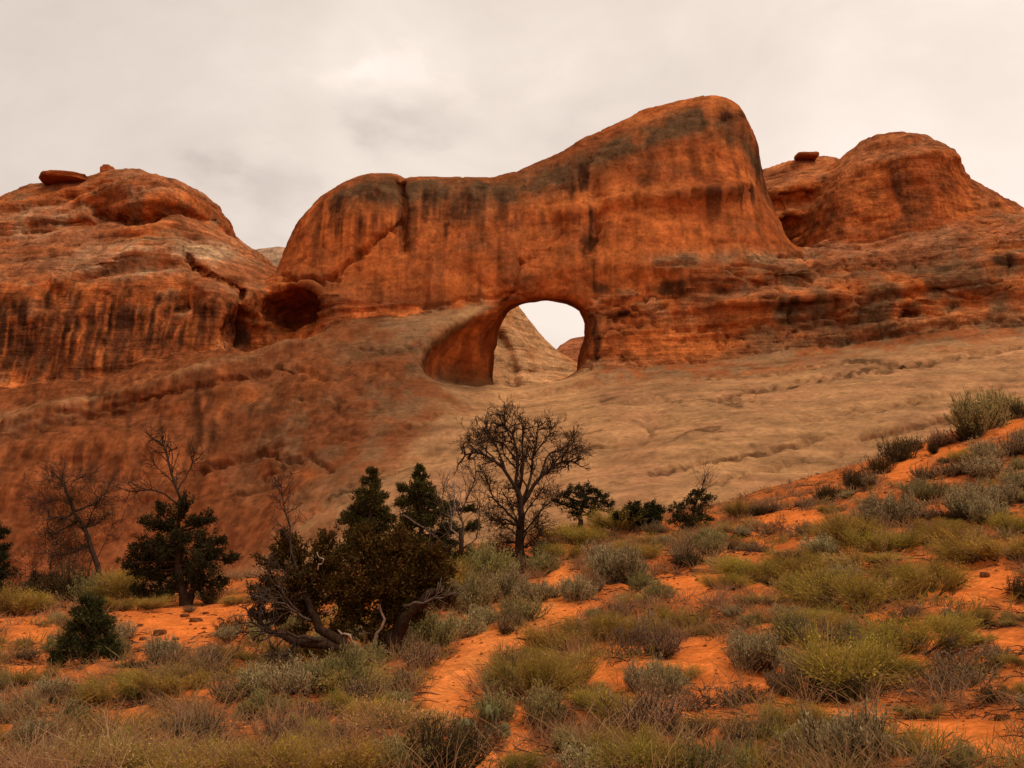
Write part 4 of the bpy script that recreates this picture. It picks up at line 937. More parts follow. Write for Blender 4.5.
# left group
T = TreeFrame(180, 606)
tree("juniper_tree", T, "dense dark juniper at left with bare crooked limbs sticking out of its top", "tree", [[(186,606,0),(182,585,0),(178,560,0),(176,530,0)], [(188,606,.1),(196,580,.1),(200,555,.1)]],
     [(160,545,17),(182,535,17),(205,540,15),(150,562,16),(175,562,22),(203,562,20),(218,555,9),(150,580,15),(178,584,18),(205,582,15),(165,525,10),(195,522,9),(222,540,6),(135,572,8),(165,595,9),(172,548,18,.7),(195,570,18,.7),(150,522,12),(208,518,11),(180,510,13),(140,545,13),(222,585,9),(138,590,10),(128,560,10),(232,560,8),(185,500,9),(160,508,8)], [(.034, .030, .011), (.028, .025, .010), (.055, .042, .014)], 85, leaf=(.08, .032), dens=.95, r0=.13,
     dead=[([(178,530,0),(180,500,0),(172,475,0),(166,452,0),(160,442,0)], .055, 3, (.05,.03,.02)), ([(179,505,0),(160,492,-.2),(145,490,-.3),(130,492,-.3)], .03, 3, (.05,.03,.02)), ([(178,490,0),(190,470,.2),(192,458,.2)], .022, 3, (.05,.03,.02)), ([(176,485,0),(160,470,.1),(152,460,.1)], .02, 2, (.05,.03,.02))])
T = TreeFrame(101, 590)
tree("bare_tree", T, "nearly bare dark tree leaning left near the left edge, drooping twigs and thin crown", "tree", [[(101,590,0),(96,560,0),(86,532,0),(74,510,0),(64,485,0)]],
     [(58,520,10),(70,498,9),(100,500,9),(52,535,9),(84,545,9),(64,548,9),(76,520,10),(90,520,8),(58,555,7),(108,515,7)], [(.05, .030, .012), (.06, .034, .013)], 95, gap=3.0, tl=50, dk=(2, 3), leaf=(.06, .018), dens=1.0, r0=.10, bark=(.05,.03,.02),
     dead=[([(76,512,0),(66,490,0),(60,478,0)], .04, 4, (.055,.034,.024)), ([(84,530,0),(66,518,-.2),(50,520,-.3),(45,535,-.3)], .034, 4, (.055,.034,.024)), ([(86,530,0),(94,508,.2),(106,492,.3)], .032, 4, (.055,.034,.024)), ([(80,520,0),(68,530,.2),(60,552,.2)], .025, 4, (.055,.034,.024)), ([(94,555,0),(80,548,-.2),(74,565,-.3)], .02, 3, (.055,.034,.024)), ([(72,505,0),(58,500,.3),(48,502,.3)], .025, 4, (.055,.034,.024)), ([(96,560,0),(106,540,0),(112,525,0)], .02, 3, (.055,.034,.024)), ([(66,490,0),(75,480,.2),(84,478,.2)], .02, 3, (.055,.034,.024))])
T = TreeFrame(2, 596)
tree("juniper_tree", T, "dark juniper cut off by the left edge of the frame", "tree", [[(0,596,0),(-2,570,0),(-4,540,0)]],
     [(0,532,9),(-10,540,14),(2,550,10),(-8,560,16),(5,572,11),(-6,582,14),(-22,550,16),(-20,575,16)], GDK, 105, leaf=(.085, .034), dens=1.0, r0=.1)
T = TreeFrame(84, 664)
tree("pinyon_tree", T, "small dense dark green pinyon sapling standing alone on the red sand at left", "tree", [[(84,664,0),(86,645,0),(89,620,0),(91,604,0)]],
     [(72,626,9),(108,624,9),(80,614,7),(91,606,7.5),(97,612,7.5),(85,614,8.8),(92,620,11.2),(102,622,8.8),(78,626,10.0),(90,632,13.8),(104,632,10.0),(72,638,10.0),(84,645,13.8),(100,644,12.5),(112,644,7.5),(66,648,8.8),(114,650,6.2),(76,653,10.0),(94,653,11.2),(58,655,7.5),(108,654,7.5),(60,661,5.0),(66,640,8.8),(108,638,8.8),(118,656,6.2),(54,660,6.2),(84,600,5.0),(98,602,6.2)], [(.045, .040, .013), (.034, .031, .011), (.07, .060, .019)], 115, leaf=(.06, .018), dens=1.0, gap=.9, r0=.05, up=.6)
T = TreeFrame(46, 596)
tree("brush_tree", T, "tangled dark brush with bare radiating branches under the leaning bare tree", "shrub", [[(46,596,0),(47,585,0),(48,575,0)]],
     [(36,580,10),(52,582,11),(66,586,9),(45,590,11)], [(.04, .028, .012), (.055, .036, .014)], 125, leaf=(.06, .022), dens=1.3, r0=.04,
     dead=[([(46,596,0),(36,575,0),(28,565,0)], .016, 4, (.05,.03,.02)), ([(46,596,0),(50,570,0),(52,556,0)], .016, 4, (.05,.03,.02)), ([(46,596,0),(62,575,0),(74,566,0)], .016, 4, (.05,.03,.02)), ([(46,596,0),(20,585,0)], .014, 3, (.05,.03,.02))])
# ------------------------------------------------------------------ shrubs: a few of each kind, then copied one by one
def dome_shrub(seed, nst, nleaf, cols, leaf, up, woody, h=.62, spread=1.0, bare=.35, stalks=0, rag=.25):
    r = np.random.default_rng(seed); sb = Builder(); lb = Builder()
    # several lobes give an uneven outline
    lob = [(r.uniform(-.32, .32) * spread, r.uniform(-.32, .32) * spread, r.uniform(.65, 1.0)) for _ in range(6)]
    for k in range(nst):
        lx, ly, lh = lob[r.integers(0, len(lob))]
        a = r.uniform(0, 2 * np.pi); e = np.arccos(r.uniform(.05, 1))
        rad = r.uniform(1 - rag, 1 + rag * .4)
        tip = np.array([lx + .30 * np.sin(e) * np.cos(a) * rad * spread, ly + .30 * np.sin(e) * np.sin(a) * rad * spread, h * lh * (.35 + .65 * np.cos(e)) * rad])
        base = np.array([lx * .25 + r.normal() * .03, ly * .25 + r.normal() * .03, -.03])
        mid = base * .45 + tip * .55 + np.array([lx * .2, ly * .2, -.10 * h]) + r.normal(size=3) * .03
        pts = wob([base, mid, tip], 6, .008, k)
        sb.tube(pts, np.linspace(.011, .004, 6), 3, np.asarray(woody) * r.uniform(.6, 1.3))
        t = r.uniform(bare, 1.03, nleaf); idx = np.clip(t * 5, 0, 4.999); i0_ = idx.astype(int)
        p = pts[i0_] + (pts[i0_ + 1] - pts[i0_]) * (idx - i0_)[:, None] + r.normal(size=(nleaf, 3)) * .022
        d = unit(unit(pts[-1] - pts[2]) * .6 + r.normal(size=(nleaf, 3)) * .6 + np.array([0, 0, up]))
        lb.leaves(p, d, r.uniform(.6, 1.3, nleaf) * leaf[0], leaf[1], palette(nleaf, cols, r, .2) * r.uniform(.75, 1.25))
    for k in range(stalks):
        lx, ly, lh = lob[r.integers(0, len(lob))]
        p = np.array([lx, ly, h * lh * .7]); d = unit(np.array([lx * .6, ly * .6, 1.0]) + r.normal(size=3) * .18)
        q = p + d * r.uniform(.15, .32)
        sb.tube([p, (p + q) / 2 + r.normal(size=3) * .01, q], [.004, .003, .003], 3, (.22, .13, .06))
    return sb, lb
def broom(seed, nst, c0, c1, h=.6, fan=.55, wd=.010, twig=True, woody=(.07, .04, .022)):
    r = np.random.default_rng(seed); sb = Builder(); lb = Builder()
    cl = [(r.normal() * .27, r.normal() * .27) for _ in range(7)]
    for k in range(16 if twig else 3):
        cx, cy = cl[k % 7]; a = r.uniform(0, 6.283)
        sb.tube(wob([(cx * .3, cy * .3, -.04), (cx * .8 + .05 * np.cos(a), cy * .8 + .05 * np.sin(a), h * .25), (cx * 1.3 + .12 * np.cos(a), cy * 1.3 + .12 * np.sin(a), h * .5)], 5, .01, k), np.linspace(.014, .006, 5), 4, np.asarray(woody) * r.uniform(.7, 1.3))
    k = r.integers(0, 7, nst); cl = np.array(cl)
    b = np.concatenate([cl[k] * .8 + r.normal(size=(nst, 2)) * .05, r.uniform(-.02, h * .35, (nst, 1))], 1)
    a = r.uniform(0, 6.283, nst); s = np.abs(r.normal(size=nst)) * fan * .45
    out = np.stack([np.cos(a) * s + cl[k, 0] * .9, np.sin(a) * s + cl[k, 1] * .9], 1)
    tip = b + np.concatenate([out * h, (h * r.uniform(.35, 1.1, (nst, 1)) * (.55 + .55 * np.random.default_rng(seed + 9).uniform(0, 1, 7)[k][:, None]) - b[:, 2:] * .6)], 1)
    bend = np.concatenate([r.normal(size=(nst, 2)) * .02, np.full((nst, 1), .02)], 1)
    c0 = palette(nst, c0, r); c1 = palette(nst, c1, r)
    lb.blades(b, tip, bend, wd, c0, c1)
    m = nst * 4; t = r.uniform(.3, 1, m); j = r.integers(0, nst, m)
    lb.leaves(b[j] + (tip - b)[j] * t[:, None] + r.normal(size=(m, 3)) * .03, unit(unit(tip - b)[j] + r.normal(size=(m, 3)) * .7), r.uniform(.025, .06, m), .010, c1[j] * r.uniform(.8, 1.2, (m, 1)))
    return sb, lb
def twiggy(seed, C, h=.45, n=13):
    r = np.random.default_rng(seed); sb = Builder()
    for k in range(n):
        a = r.uniform(0, 6.283); d = unit(np.array([np.cos(a) * .9, np.sin(a) * .9, r.uniform(.4, 1.3)]))
        twig_spray(sb, np.array([r.normal() * .05, r.normal() * .05, -.03]), d, h * r.uniform(.5, .8), .012, 3, r, .65, np.asarray(C) * r.uniform(.6, 1.4), (2, 4), .1, .0035)
    return sb, None
SAGE = [(.40,.30,.14),(.33,.25,.11),(.47,.37,.18),(.27,.20,.085)]
SAGEG = [(.31,.245,.085),(.25,.20,.068),(.38,.31,.115)]
BRN = [(.34,.20,.09),(.26,.15,.068),(.42,.265,.125)]
OLV = [(.33,.22,.035),(.25,.17,.03),(.38,.265,.048)]
DKG = [(.075,.048,.016),(.055,.038,.013),(.11,.07,.022)]
YEL = [(.46,.305,.034),(.38,.265,.038),(.52,.36,.05),(.31,.22,.036)]
TANG = [(.54,.31,.115),(.44,.25,.09),(.60,.38,.16)]
WD = (.11, .058, .026)
PROTO = {}
def proto(kind, i, sb, lb):
    sm = sb.mesh(kind + "_stem", True); lm = lb.mesh(kind + "_foliage") if lb is not None else None
    sm.materials.append(M_BARK)
    if lm: lm.materials.append(M_LEAF)
    PROTO.setdefault(kind, []).append((sm, lm))
for i in range(4):
    proto("sage", i, *dome_shrub(300 + i, 150, 60, SAGE, (.040, .015), .5, WD, stalks=14))
    proto("greensage", i, *dome_shrub(320 + i, 150, 58, SAGEG, (.042, .015), .6, WD, h=.66, stalks=8))
    proto("brownbrush", i, *dome_shrub(340 + i, 150, 34, BRN, (.036, .010), .4, (.085, .05, .032), h=.55, bare=.3, stalks=10, rag=.4))
    proto("olive", i, *broom(360 + i, 1000, [(.16, .085, .03)], OLV + OLV + YEL + TANG[:2], h=.6, fan=.8, wd=.007))
    proto("yellow", i, *broom(380 + i, 800, [(.2, .12, .03)], YEL + OLV + TANG[:2], h=.5, fan=.75, wd=.007))
    proto("grass", i, *broom(400 + i, 520, [(.14, .09, .035)], TANG + OLV, h=.42, fan=.75, wd=.007, twig=False))
for i in range(3):
    proto("dark", i, *dome_shrub(420 + i, 120, 26, DKG, (.045, .016), .4, (.05, .03, .02), h=.6, rag=.4))
    proto("dead", i, *twiggy(440 + i, (.17, .10, .055)))
# prickly pear
def pad_mesh(seed):
    r = np.random.default_rng(seed); th = np.linspace(0, 2 * np.pi, 18, endpoint=False); ph = np.linspace(-np.pi / 2, np.pi / 2, 11); T_, H_ = np.meshgrid(th, ph)
    p = np.stack([np.cos(H_) * np.cos(T_) * .5, np.cos(H_) * np.sin(T_) * .11, np.sin(H_) * .62 + .58], -1).reshape(-1, 3)
    p[:, 0] *= (.72 + .4 * p[:, 2])
    Q = [(i * 18 + j, i * 18 + (j + 1) % 18, (i + 1) * 18 + (j + 1) % 18, (i + 1) * 18 + j) for i in range(10) for j in range(18)]
    b = Builder(); b.add(p, Q, None, (.20, .19, .075))
    # areoles with spines
    n = 60; k = r.integers(18, len(p) - 18, n); q = p[k]; nn = unit(np.stack([q[:, 0] * .3, np.sign(q[:, 1]) * 1.0, (q[:, 2] - .58) * .3], 1))
    b.leaves(q, unit(nn + r.normal(size=(n, 3)) * .4), .09, .012, (.35, .25, .14))
    return b.mesh("pad", True)
PADS = [pad_mesh(1), pad_mesh(2)]
for p_ in PADS: p_.materials.append(M_LEAF)

KINDW = {"sage": ("sagebrush", "pale grey sage bush"), "greensage": ("sagebrush", "grey green sage bush"), "brownbrush": ("brush_shrub", "brownish dry shrub"), "olive": ("rabbitbrush", "olive broom bush"),
         "yellow": ("rabbitbrush", "yellow green broom bush"), "grass": ("bunch_grass", "tan bunch of grass"), "dark": ("blackbrush", "dark low blackbrush"), "dead": ("dead_brush", "bare grey twiggy brush")}
CATW = {"sage": "shrub", "greensage": "shrub", "brownbrush": "shrub", "olive": "shrub", "yellow": "shrub", "grass": "grass tuft", "dark": "shrub", "dead": "dead shrub"}
GRP = {"sage": "pale grey sage bushes on the slope", "greensage": "grey green sage bushes on the slope", "brownbrush": "brownish dry shrubs on the slope", "olive": "olive broom bushes on the slope", "yellow": "yellow green broom bushes on the slope",
       "grass": "bunches of grass on the slope", "dark": "dark blackbrush on the slope", "dead": "bare twiggy brush on the slope"}
SHR = []   # (kind, u, v, width_px, height factor)
def add(kind, u, v, w_, hf=1.0): SHR.append((kind, u, v, w_, hf))
for a in [ # seen in the photograph, front to back
 ("sage",860,775,135,1.05),("sage",800,772,60,1.1),("sage",967,762,36,1.0),("greensage",700,775,70,1.0),("olive",640,772,80,.9),("sage",590,775,90,.8),("dark",440,775,110,.95),("greensage",400,772,70,.9),("dead",470,760,70,.9),("yellow",285,775,70,.9),("yellow",340,778,80,.8),("yellow",238,772,80,.7),("yellow",180,778,70,.7),("grass",130,772,80,.8),("grass",70,770,70,.9),("brownbrush",15,772,70,.9),
 ("olive",838,693,96,1.15),("brownbrush",790,692,60,1.0),("olive",872,684,66,1.1),("sage",805,676,60,1.0),("brownbrush",855,664,60,1.0),("brownbrush",820,650,70,1.0),("dark",835,700,110,.5),("olive",880,680,70,.9),("sage",765,672,70,1.1),("sage",745,650,46,1.0),("greensage",790,640,60,.9),("olive",905,655,85,.8),("brownbrush",960,690,90,.8),("dead",940,700,80,.7),("dark",985,700,60,.5),("brownbrush",1005,660,60,.7),("dead",960,668,90,.5),("dark",1018,600,50,.9),("olive",860,612,80,1.0),("yellow",880,600,60,.9),("olive",820,605,80,.9),("yellow",930,595,60,1.0),("olive",905,585,60,.8),
 ("olive",540,700,66,1.3),("yellow",562,692,60,1.2),("olive",525,690,50,1.0),("greensage",545,728,60,1.2),("dead",560,735,90,.6),("olive",620,735,70,1.1),("brownbrush",645,735,100,1.2),("sage",665,700,60,1.2),("sage",640,690,50,1.1),("dead",632,655,60,1.3),("brownbrush",655,655,80,.9),("olive",600,640,60,.9),("yellow",560,650,60,.9),("yellow",690,628,50,.8),("olive",655,640,60,.7),("dark",740,705,90,.4),("dead",700,712,100,.5),("dead",640,728,110,.4),("dark",690,735,80,.4),("brownbrush",740,740,60,.7),("grass",700,735,50,.9),
 ("sage",630,584,70,1.15),("sage",612,572,50,1.1),("greensage",640,590,40,.9),("sage",575,600,56,.9),("brownbrush",600,592,44,.9),("greensage",655,600,44,.8),("olive",640,560,44,.8),("sage",600,560,44,.9),("brownbrush",690,562,56,.8),("greensage",705,556,46,.9),("dark",690,566,50,.5),("brownbrush",755,552,44,.6),("olive",740,518,30,1.1),("greensage",715,545,40,.7),("yellow",620,530,56,.8),("yellow",600,532,36,.7),("olive",580,545,50,.8),("yellow",560,560,40,.8),("greensage",545,575,50,.9),
 ("greensage",520,622,60,.9),("brownbrush",505,632,50,1.1),("sage",540,600,50,.9),("sage",505,600,60,1.0),("greensage",470,612,70,1.1),("greensage",430,650,80,1.1),("sage",455,640,60,1.0),("brownbrush",420,668,60,1.0),("sage",400,655,50,1.0),("sage",485,625,44,.9),("olive",440,610,56,1.2),("greensage",415,600,50,1.4),("brownbrush",395,690,60,.9),("yellow",390,688,40,.8),("greensage",490,695,64,.8),("brownbrush",508,672,50,1.1),("sage",520,700,46,.9),("greensage",330,695,80,1.0),("sage",300,692,70,1.0),("brownbrush",360,705,70,.9),("greensage",370,670,44,1.2),("sage",285,670,50,.9),("grass",345,690,60,.8),("brownbrush",310,725,60,.9),("brownbrush",270,745,80,.9),("grass",400,735,70,.9),("brownbrush",440,735,70,.7),
 ("sage",960,516,66,.95),("sage",985,522,60,.9),("dark",955,520,50,.5),("sage",890,524,76,.9),("brownbrush",870,525,50,.8),("sage",1000,505,60,.9),("sage",990,478,66,.8),("brownbrush",960,475,46,.8),("greensage",984,432,78,1.1),("dark",968,440,44,1.0),("dark",880,474,40,1.1),("dark",848,490,38,1.0),("dark",910,452,36,1.1),("brownbrush",942,446,40,1.0),("brownbrush",865,488,40,.9),("greensage",1008,420,50,1.1),("dark",897,462,46,1.2),("dark",936,453,22,1.2),("dark",945,463,18,.9),("dark",855,482,36,.8),("dark",825,500,44,.7),("brownbrush",800,508,36,.7),("dark",920,438,26,.9),("brownbrush",770,512,40,.7),("olive",850,545,60,1.0),("yellow",885,552,56,.9),("sage",826,556,50,.9),("yellow",800,575,50,.9),("brownbrush",910,545,50,.8),("olive",770,585,50,.9),("grass",860,570,46,1.0),("sage",840,582,46,.9),("yellow",745,580,50,.9),("olive",730,590,40,.8),("yellow",1000,560,70,.8),("olive",970,565,60,.8),("yellow",1015,535,50,.9),("greensage",930,500,50,.8),("olive",940,545,60,.8),("brownbrush",1015,455,56,1.0),("dark",1020,418,40,1.0),("olive",1000,412,40,1.2),("sage",990,462,50,1.0),("brownbrush",925,480,46,.9),("sage",1020,490,50,.8),("greensage",915,495,40,.7),
 ("sage",168,664,58,1.0),("dark",162,664,40,.5),("brownbrush",205,665,44,.8),("dark",232,634,44,.8),("sage",225,640,40,.7),("brownbrush",200,735,70,.9),("dark",205,742,60,.5),("brownbrush",60,705,60,.9),("sage",45,700,60,.8),("brownbrush",20,720,60,.9),("yellow",100,705,50,.8),("olive",130,700,60,.8),("yellow",180,695,56,.8),("olive",22,684,40,.6),("yellow",135,682,40,.6),("greensage",70,700,50,.6),("sage",30,745,60,.9),("grass",100,745,70,.8),("brownbrush",230,700,60,.9),("sage",255,695,60,1.0),("brownbrush",215,680,60,.8),("greensage",270,715,56,.8),("brownbrush",25,645,24,.7),("brownbrush",48,640,20,.7),("dark",135,668,30,.6),
 ("olive",10,616,44,1.3),("yellow",42,612,40,1.0),("greensage",95,605,50,1.2),("olive",122,600,44,1.5),("yellow",110,612,36,.8),("dark",70,600,60,1.4),("dark",128,596,50,1.5),("dark",98,602,44,1.2),("dark",150,604,40,1.0),("dark",215,604,40,.9),("dark",390,600,50,1.2),("dark",300,610,44,1.3),("dark",480,575,44,1.2),("olive",150,610,30,.8),("olive",235,605,30,.6),("greensage",260,640,36,.8),("dark",20,605,50,1.3),("brownbrush",190,612,20,.7),("greensage",470,585,60,1.3),("greensage",495,580,56,1.2),("olive",455,590,50,1.2),("greensage",540,560,40,.9),("brownbrush",520,572,44,1.0),("dark",545,550,34,.9),("dark",500,565,40,1.1),("olive",565,540,36,.8),("dark",760,515,26,.8)]: add(*a)
_r = np.random.default_rng(99); _tries = 0; NFILL = 190
placed = [(a[1], a[2], a[3]) for a in SHR]
while NFILL and _tries < 6000:
    _tries += 1
    u = _r.uniform(-70, 1094); lo = np.interp(u, [0, 230, 420, 520, 620, 750, 880, 1024], [606, 604, 600, 575, 530, 510, 475, 432]) + 4
    v = lo + (778 - lo) * _r.uniform() ** .9
    if bare_mask(np.array([u]), np.array([v]))[0] > .28 or (45 < u < 128 and 660 < v < 700): continue
    d_ = np.clip((v - lo) / (778 - lo), 0, 1); w_ = _r.uniform(22, 44) * (0.75 + .7 * d_)
    if any(abs(u - a) < (w_ + c) * .27 and abs(v - b) < (w_ + c) * .13 for a, b, c in placed): continue
    left = u < 430
    kd = _r.choice(["sage", "greensage", "brownbrush", "olive", "yellow", "grass", "dead"], p=[.16, .12, .2, .10, .14, .25, .03] if left else [.2, .12, .17, .14, .16, .16, .05])
    add(str(kd), float(u), float(v), float(w_), float(_r.uniform(.7, 1.0))); placed.append((u, v, w_)); NFILL -= 1

LAND = [(350,655,"the big juniper"),(521,566,"the tall bare tree"),(84,662,"the lone pinyon sapling"),(455,690,"the lower sand path"),(500,728,"the prickly pear"),(860,772,"the front right sage"),(835,692,"the broad olive bush"),(579,530,"the round dark juniper"),(985,430,"the bush topping the crest"),
        (920,468,"the upper bare sand patch"),(692,530,"the loose olive juniper"),(180,604,"the dense left juniper"),(632,584,"the large domed sage"),(800,520,"the sand patch below the crest"),(960,516,"the dark based sage"),(690,660,"the bare sand hollow"),(12,740,"the bottom left corner"),(230,760,"the bottom edge, left part"),(985,585,"the bare sand at right edge"),(45,610,"the left edge brush")]
FIXED = {("sage",860,775): "broad pale sage bush at the bottom right, the biggest one on the front edge", ("olive",838,693): "broad olive broom bush with dark base on the right slope, above the front sage", ("sage",630,584): "large domed pale sage on the mid slope right of the bare tree", ("greensage",984,432): "green bush topping the crest at the far right against the slickrock",
         ("sage",967,762): "small lone sage on bare sand in the bottom right corner", ("sage",960,516): "dark based grey sage clump near the right edge below the crest", ("dark",897,462): "dark shrub hanging at the left rim of the upper bare sand patch", ("dead",632,655): "bleached bare twig brush in the middle of the slope"}
info = []
for k, (kind, u, v, w_, hf) in enumerate(SHR):
    best = min(LAND, key=lambda q: ((u - q[0]) / 1.3) ** 2 + (v - q[1]) ** 2)
    du, dv = u - best[0], v - best[1]
    if abs(du) > 1.0 * abs(dv): rel = "right of" if du > 0 else "left of"
    else: rel = "in front of" if dv > 0 else "behind"
    sz = "small" if w_ < 40 else ("medium" if w_ < 62 else "large")
    info.append([(sz, kind, rel, best[2]), math.hypot(du, dv)])
ORD = ["nearest", "second nearest", "third nearest", "fourth nearest", "fifth nearest", "sixth nearest", "seventh nearest"]
buckets = {}
for k, (key, d_) in enumerate(info): buckets.setdefault(key, []).append((d_, k))
labels = {}
for key, lst in buckets.items():
    lst.sort()
    for n_, (d_, k) in enumerate(lst):
        base = f"{key[0]} {KINDW[key[1]][1]} {key[2]} {key[3]}"
        labels[k] = base if len(lst) == 1 else f"{base}, {ORD[n_]}"
nshr = 0
for k, (kind, u, v, w_, hf) in enumerate(SHR):
    p = hit(u, v)
    if p is None: continue
    W_ = w_ * p[1] / FPX * (.84 if kind in ('olive', 'yellow') else .93)
    sm_, lm_ = PROTO[kind][k % len(PROTO[kind])]
    nm = KINDW[kind][0]
    root = bpy.data.objects.new(nm, None); COL.objects.link(root); root.empty_display_size = .2
    root.location = p; root.rotation_euler = (0, 0, _r.uniform(0, 6.28))
    s_ = W_ / {"dead": .95, "grass": .72, "olive": .85, "yellow": .75}.get(kind, 1.12); root.scale = (s_, s_, s_ * hf * (.86 if kind in ('olive', 'yellow', 'grass') else 1.02))
    lab_ = FIXED.get((kind, u, v)) or labels[k]
    tag(root, lab_, CATW[kind], GRP[kind])
    c1 = bpy.data.objects.new("stem", sm_); COL.objects.link(c1); c1.parent = root
    if lm_ is not None:
        c2 = bpy.data.objects.new("foliage", lm_); COL.objects.link(c2); c2.parent = root
    nshr += 1
print("shrubs", nshr, "sage width m:", [round(q[3] * hit(q[1], q[2])[1] / FPX, 2) for q in SHR[:6]])
# prickly pears by the path
for (u, v, w_, lb_) in ((498, 735, 60, "prickly pear with rounded green pads beside the lower sand path"), (462, 752, 40, "smaller prickly pear tucked under the dark bush at the path foot")):
    p = hit(u, v); root = bpy.data.objects.new("prickly_pear", None); COL.objects.link(root); root.location = p; tag(root, lb_, "cactus", "prickly pears beside the path")
    W_ = w_ * p[1] / FPX; r = np.random.default_rng(int(u))
    for j in range(11):
        o = bpy.data.objects.new("pad", PADS[j % 2]); COL.objects.link(o); o.parent = root
        ups = j >= 7; a = r.uniform(0, 6.28); rad = W_ * .42 * (j % 7) / 7
        o.location = (math.cos(a) * rad, math.sin(a) * rad, (.13 if ups else -.01)); o.rotation_euler = (r.normal() * .35, r.normal() * .45, r.uniform(0, 6.28)); s_ = r.uniform(.08, .12); o.scale = (s_, s_, s_)
# ------------------------------------------------------------------ ground cover nobody could count: grass, fallen twigs
r = np.random.default_rng(5)
def scatter(n, keep):
    """points on the visible slope, denser near the camera"""
    y = 6 + 36 * r.uniform(0, 1, n) ** 1.35; x = r.uniform(-.78, .78, n) * (y + 1.5)
    z = sm_ground(x, y); rr, b = rough(x, y, z)
    k = keep(x, y, b)
    m = r.uniform(0, 1, n) < k
    return np.stack([x, y, z + rr], 1)[m]
def cover(name, pts, nb, h, fan, wd, C0, C1, label, jit=.06):
    n = len(pts); P_ = np.repeat(pts, nb, 0); m = len(P_)
    sc = np.repeat(r.uniform(.6, 1.35, n), nb)
    b = P_ + np.concatenate([r.normal(size=(m, 2)) * jit, np.full((m, 1), -.02)], 1)
    tip = b + np.concatenate([r.normal(size=(m, 2)) * (fan * h * sc)[:, None], (h * sc * r.uniform(.45, 1.1, m))[:, None]], 1)
    bend = np.concatenate([r.normal(size=(m, 2)) * .02, np.full((m, 1), .03)], 1)
    c0 = np.repeat(palette(n, C0, r), nb, 0); c1 = np.repeat(palette(n, C1, r, .3), nb, 0)
    wdv = wd * np.clip(P_[:, 1] / 12, .8, 2.0)
    bl = Builder(); bl.blades(b, tip, bend, wdv, c0, c1)
    o = link(name, bl.mesh(name), M_LEAF); tag(o, label, "ground cover", None, "stuff"); return o
side = lambda x, y: np.where(x / np.maximum(y, 1) < -.03, .9, .66) * np.where((x / np.maximum(y, 1) > -.47) & (x / np.maximum(y, 1) < -.38) & (y > 14) & (y < 20), .3, 1)
patch = lambda x, y, b: side(x, y) * np.clip(.45 + 1.3 * fbm(x * .35, y * .35, 0 * x, 3, 301), 0, 1) * np.clip(1.15 - 1.7 * b, 0, 1)
patch2 = lambda x, y, b: side(x, y) * np.clip(.18 + 1.5 * fbm(x * .3 + 50, y * .3, 0 * x, 3, 311), 0, 1) * np.clip(1.15 - 1.7 * b, 0, 1)
cover("dry_grass", scatter(19000, patch), 16, .29, .5, .006, [(.22, .12, .05), (.28, .16, .065)], TANG + BRN, "thin tan and brown dry grass covering the slope between shrubs")
cover("green_grass", scatter(10500, patch2), 16, .25, .45, .007, [(.18, .125, .035)], OLV + YEL + SAGEG, "olive and yellow green grass covering the slope between shrubs")
pt = scatter(8000, lambda x, y, b: np.clip(1.0 - 1.25 * b, 0.04, 1))
near_shrub = []
for (kind, u, v, w_, hf) in SHR:
    p = hit(u, v)
    if p is None: continue
    R_ = w_ * p[1] / FPX * .62; m_ = 26; q = np.stack([r.normal(size=m_) * R_ * .6 + p[0], r.normal(size=m_) * R_ * .6 + p[1] - R_ * .25], 1)
    near_shrub.append(q)
q = np.concatenate(near_shrub); q = q[bare_xy(q[:, 0], q[:, 1], sm_ground(q[:, 0], q[:, 1])) < .45]; pt = np.concatenate([pt, np.stack([q[:, 0], q[:, 1], ground_z(q[:, 0], q[:, 1])], 1)])
n = len(pt); a = r.uniform(0, 6.283, n); ln = r.uniform(.08, .32, n)
d = np.stack([np.cos(a), np.sin(a), r.normal(size=n) * .12], 1)
bl = Builder(); bl.blades(pt + [0, 0, .012], pt + d * ln[:, None] + [0, 0, .02], np.concatenate([r.normal(size=(n, 2)) * .02, np.full((n, 1), .02)], 1), .012 * np.clip(pt[:, 1] / 12, .8, 2), palette(n, [(.06, .03, .016), (.11, .07, .045), (.035, .02, .012)], r), palette(n, [(.07, .04, .022), (.04, .022, .013)], r))
o = link("twig_litter", bl.mesh("twig_litter"), M_LEAF); tag(o, "dark fallen twigs and dead plant litter lying on the sand", "ground cover", None, "stuff")
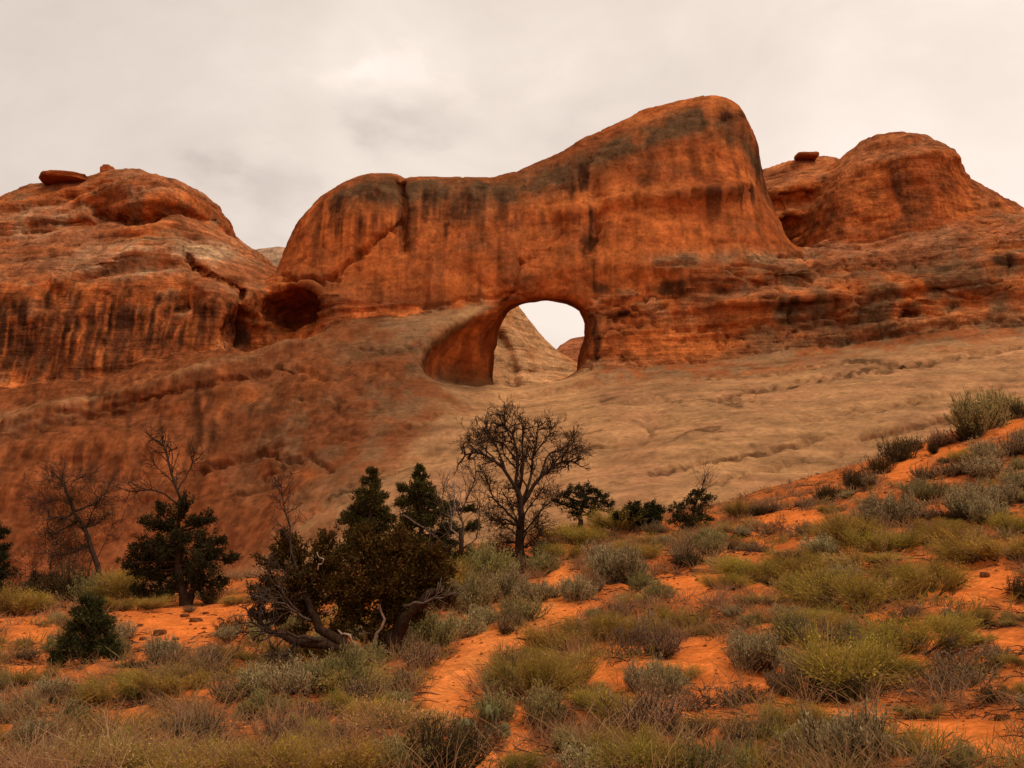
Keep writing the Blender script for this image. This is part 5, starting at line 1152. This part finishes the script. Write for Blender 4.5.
pt = scatter(5000, lambda x, y, b: np.full(x.shape, .8)); n = len(pt)
bl = Builder()
oc = np.array([(1,0,0),(-1,0,0),(0,1,0),(0,-1,0),(0,0,.8),(0,0,-.8)], float); of = np.array([(0,2,4),(2,1,4),(1,3,4),(3,0,4),(2,0,5),(1,2,5),(3,1,5),(0,3,5)])
s_ = r.uniform(.008, .03, n) * np.clip(pt[:, 1] / 10, .8, 2); V = pt[:, None] + oc[None] * s_[:, None, None] * r.uniform(.6, 1.3, (n, 6, 1)); T_ = (of[None] + np.arange(n)[:, None, None] * 6).reshape(-1, 3)
bl.add(V.reshape(-1, 3), None, T_, np.repeat(palette(n, [(.20, .045, .012), (.30, .07, .016), (.12, .04, .015)], r), 6, 0))
o = link("gravel", bl.mesh("gravel"), M_SOIL); tag(o, "small crumbs of red sandstone gravel scattered over the sand", "gravel", None, "stuff")
# countable clods on the bare red bank at left and rocks in the sand
ST = [(160,634,12,"flat dark clod in the middle of the red bank right of the sapling"),(143,640,8,"dark clod below the flat one on the red bank"),(185,617,9,"dark stone high on the red bank near its crest"),(206,614,7,"small dark stone at the right end of the red bank crest"),(196,622,12,"longish dark clod on the upper right of the red bank"),
      (140,626,6,"tiny clod left of centre on the red bank"),(176,640,7,"small clod low on the right of the red bank"),(150,652,10,"dark clod at the foot of the red bank beside the sage"),(905,590,14,"dark flat rock in the sand under the yellow bush at right"),(912,612,16,"flat brown ledge rock in the bare sand at right"),(985,577,12,"dark stone in the bare sand near the right edge"),(1002,720,14,"dark rock at the right edge above the front sand"),(294,660,9,"pale orange stone under the left limbs of the big juniper")]
for (u, v, w_, lb_) in ST:
    p = hit(u, v); s_ = w_ * p[1] / FPX / 2
    o = boulder("rock", (p[0], p[1], p[2] + s_ * .12), (s_, s_ * .8, s_ * .5), int(u) % 50 + 3, col=(.40, .11, .03) if u == 294 else (.13, .045, .018), rot=u * .1, nu=14, nv=9, mat=M_SOIL)
    tag(o, lb_, "rock", "loose rocks and clods on the sand")
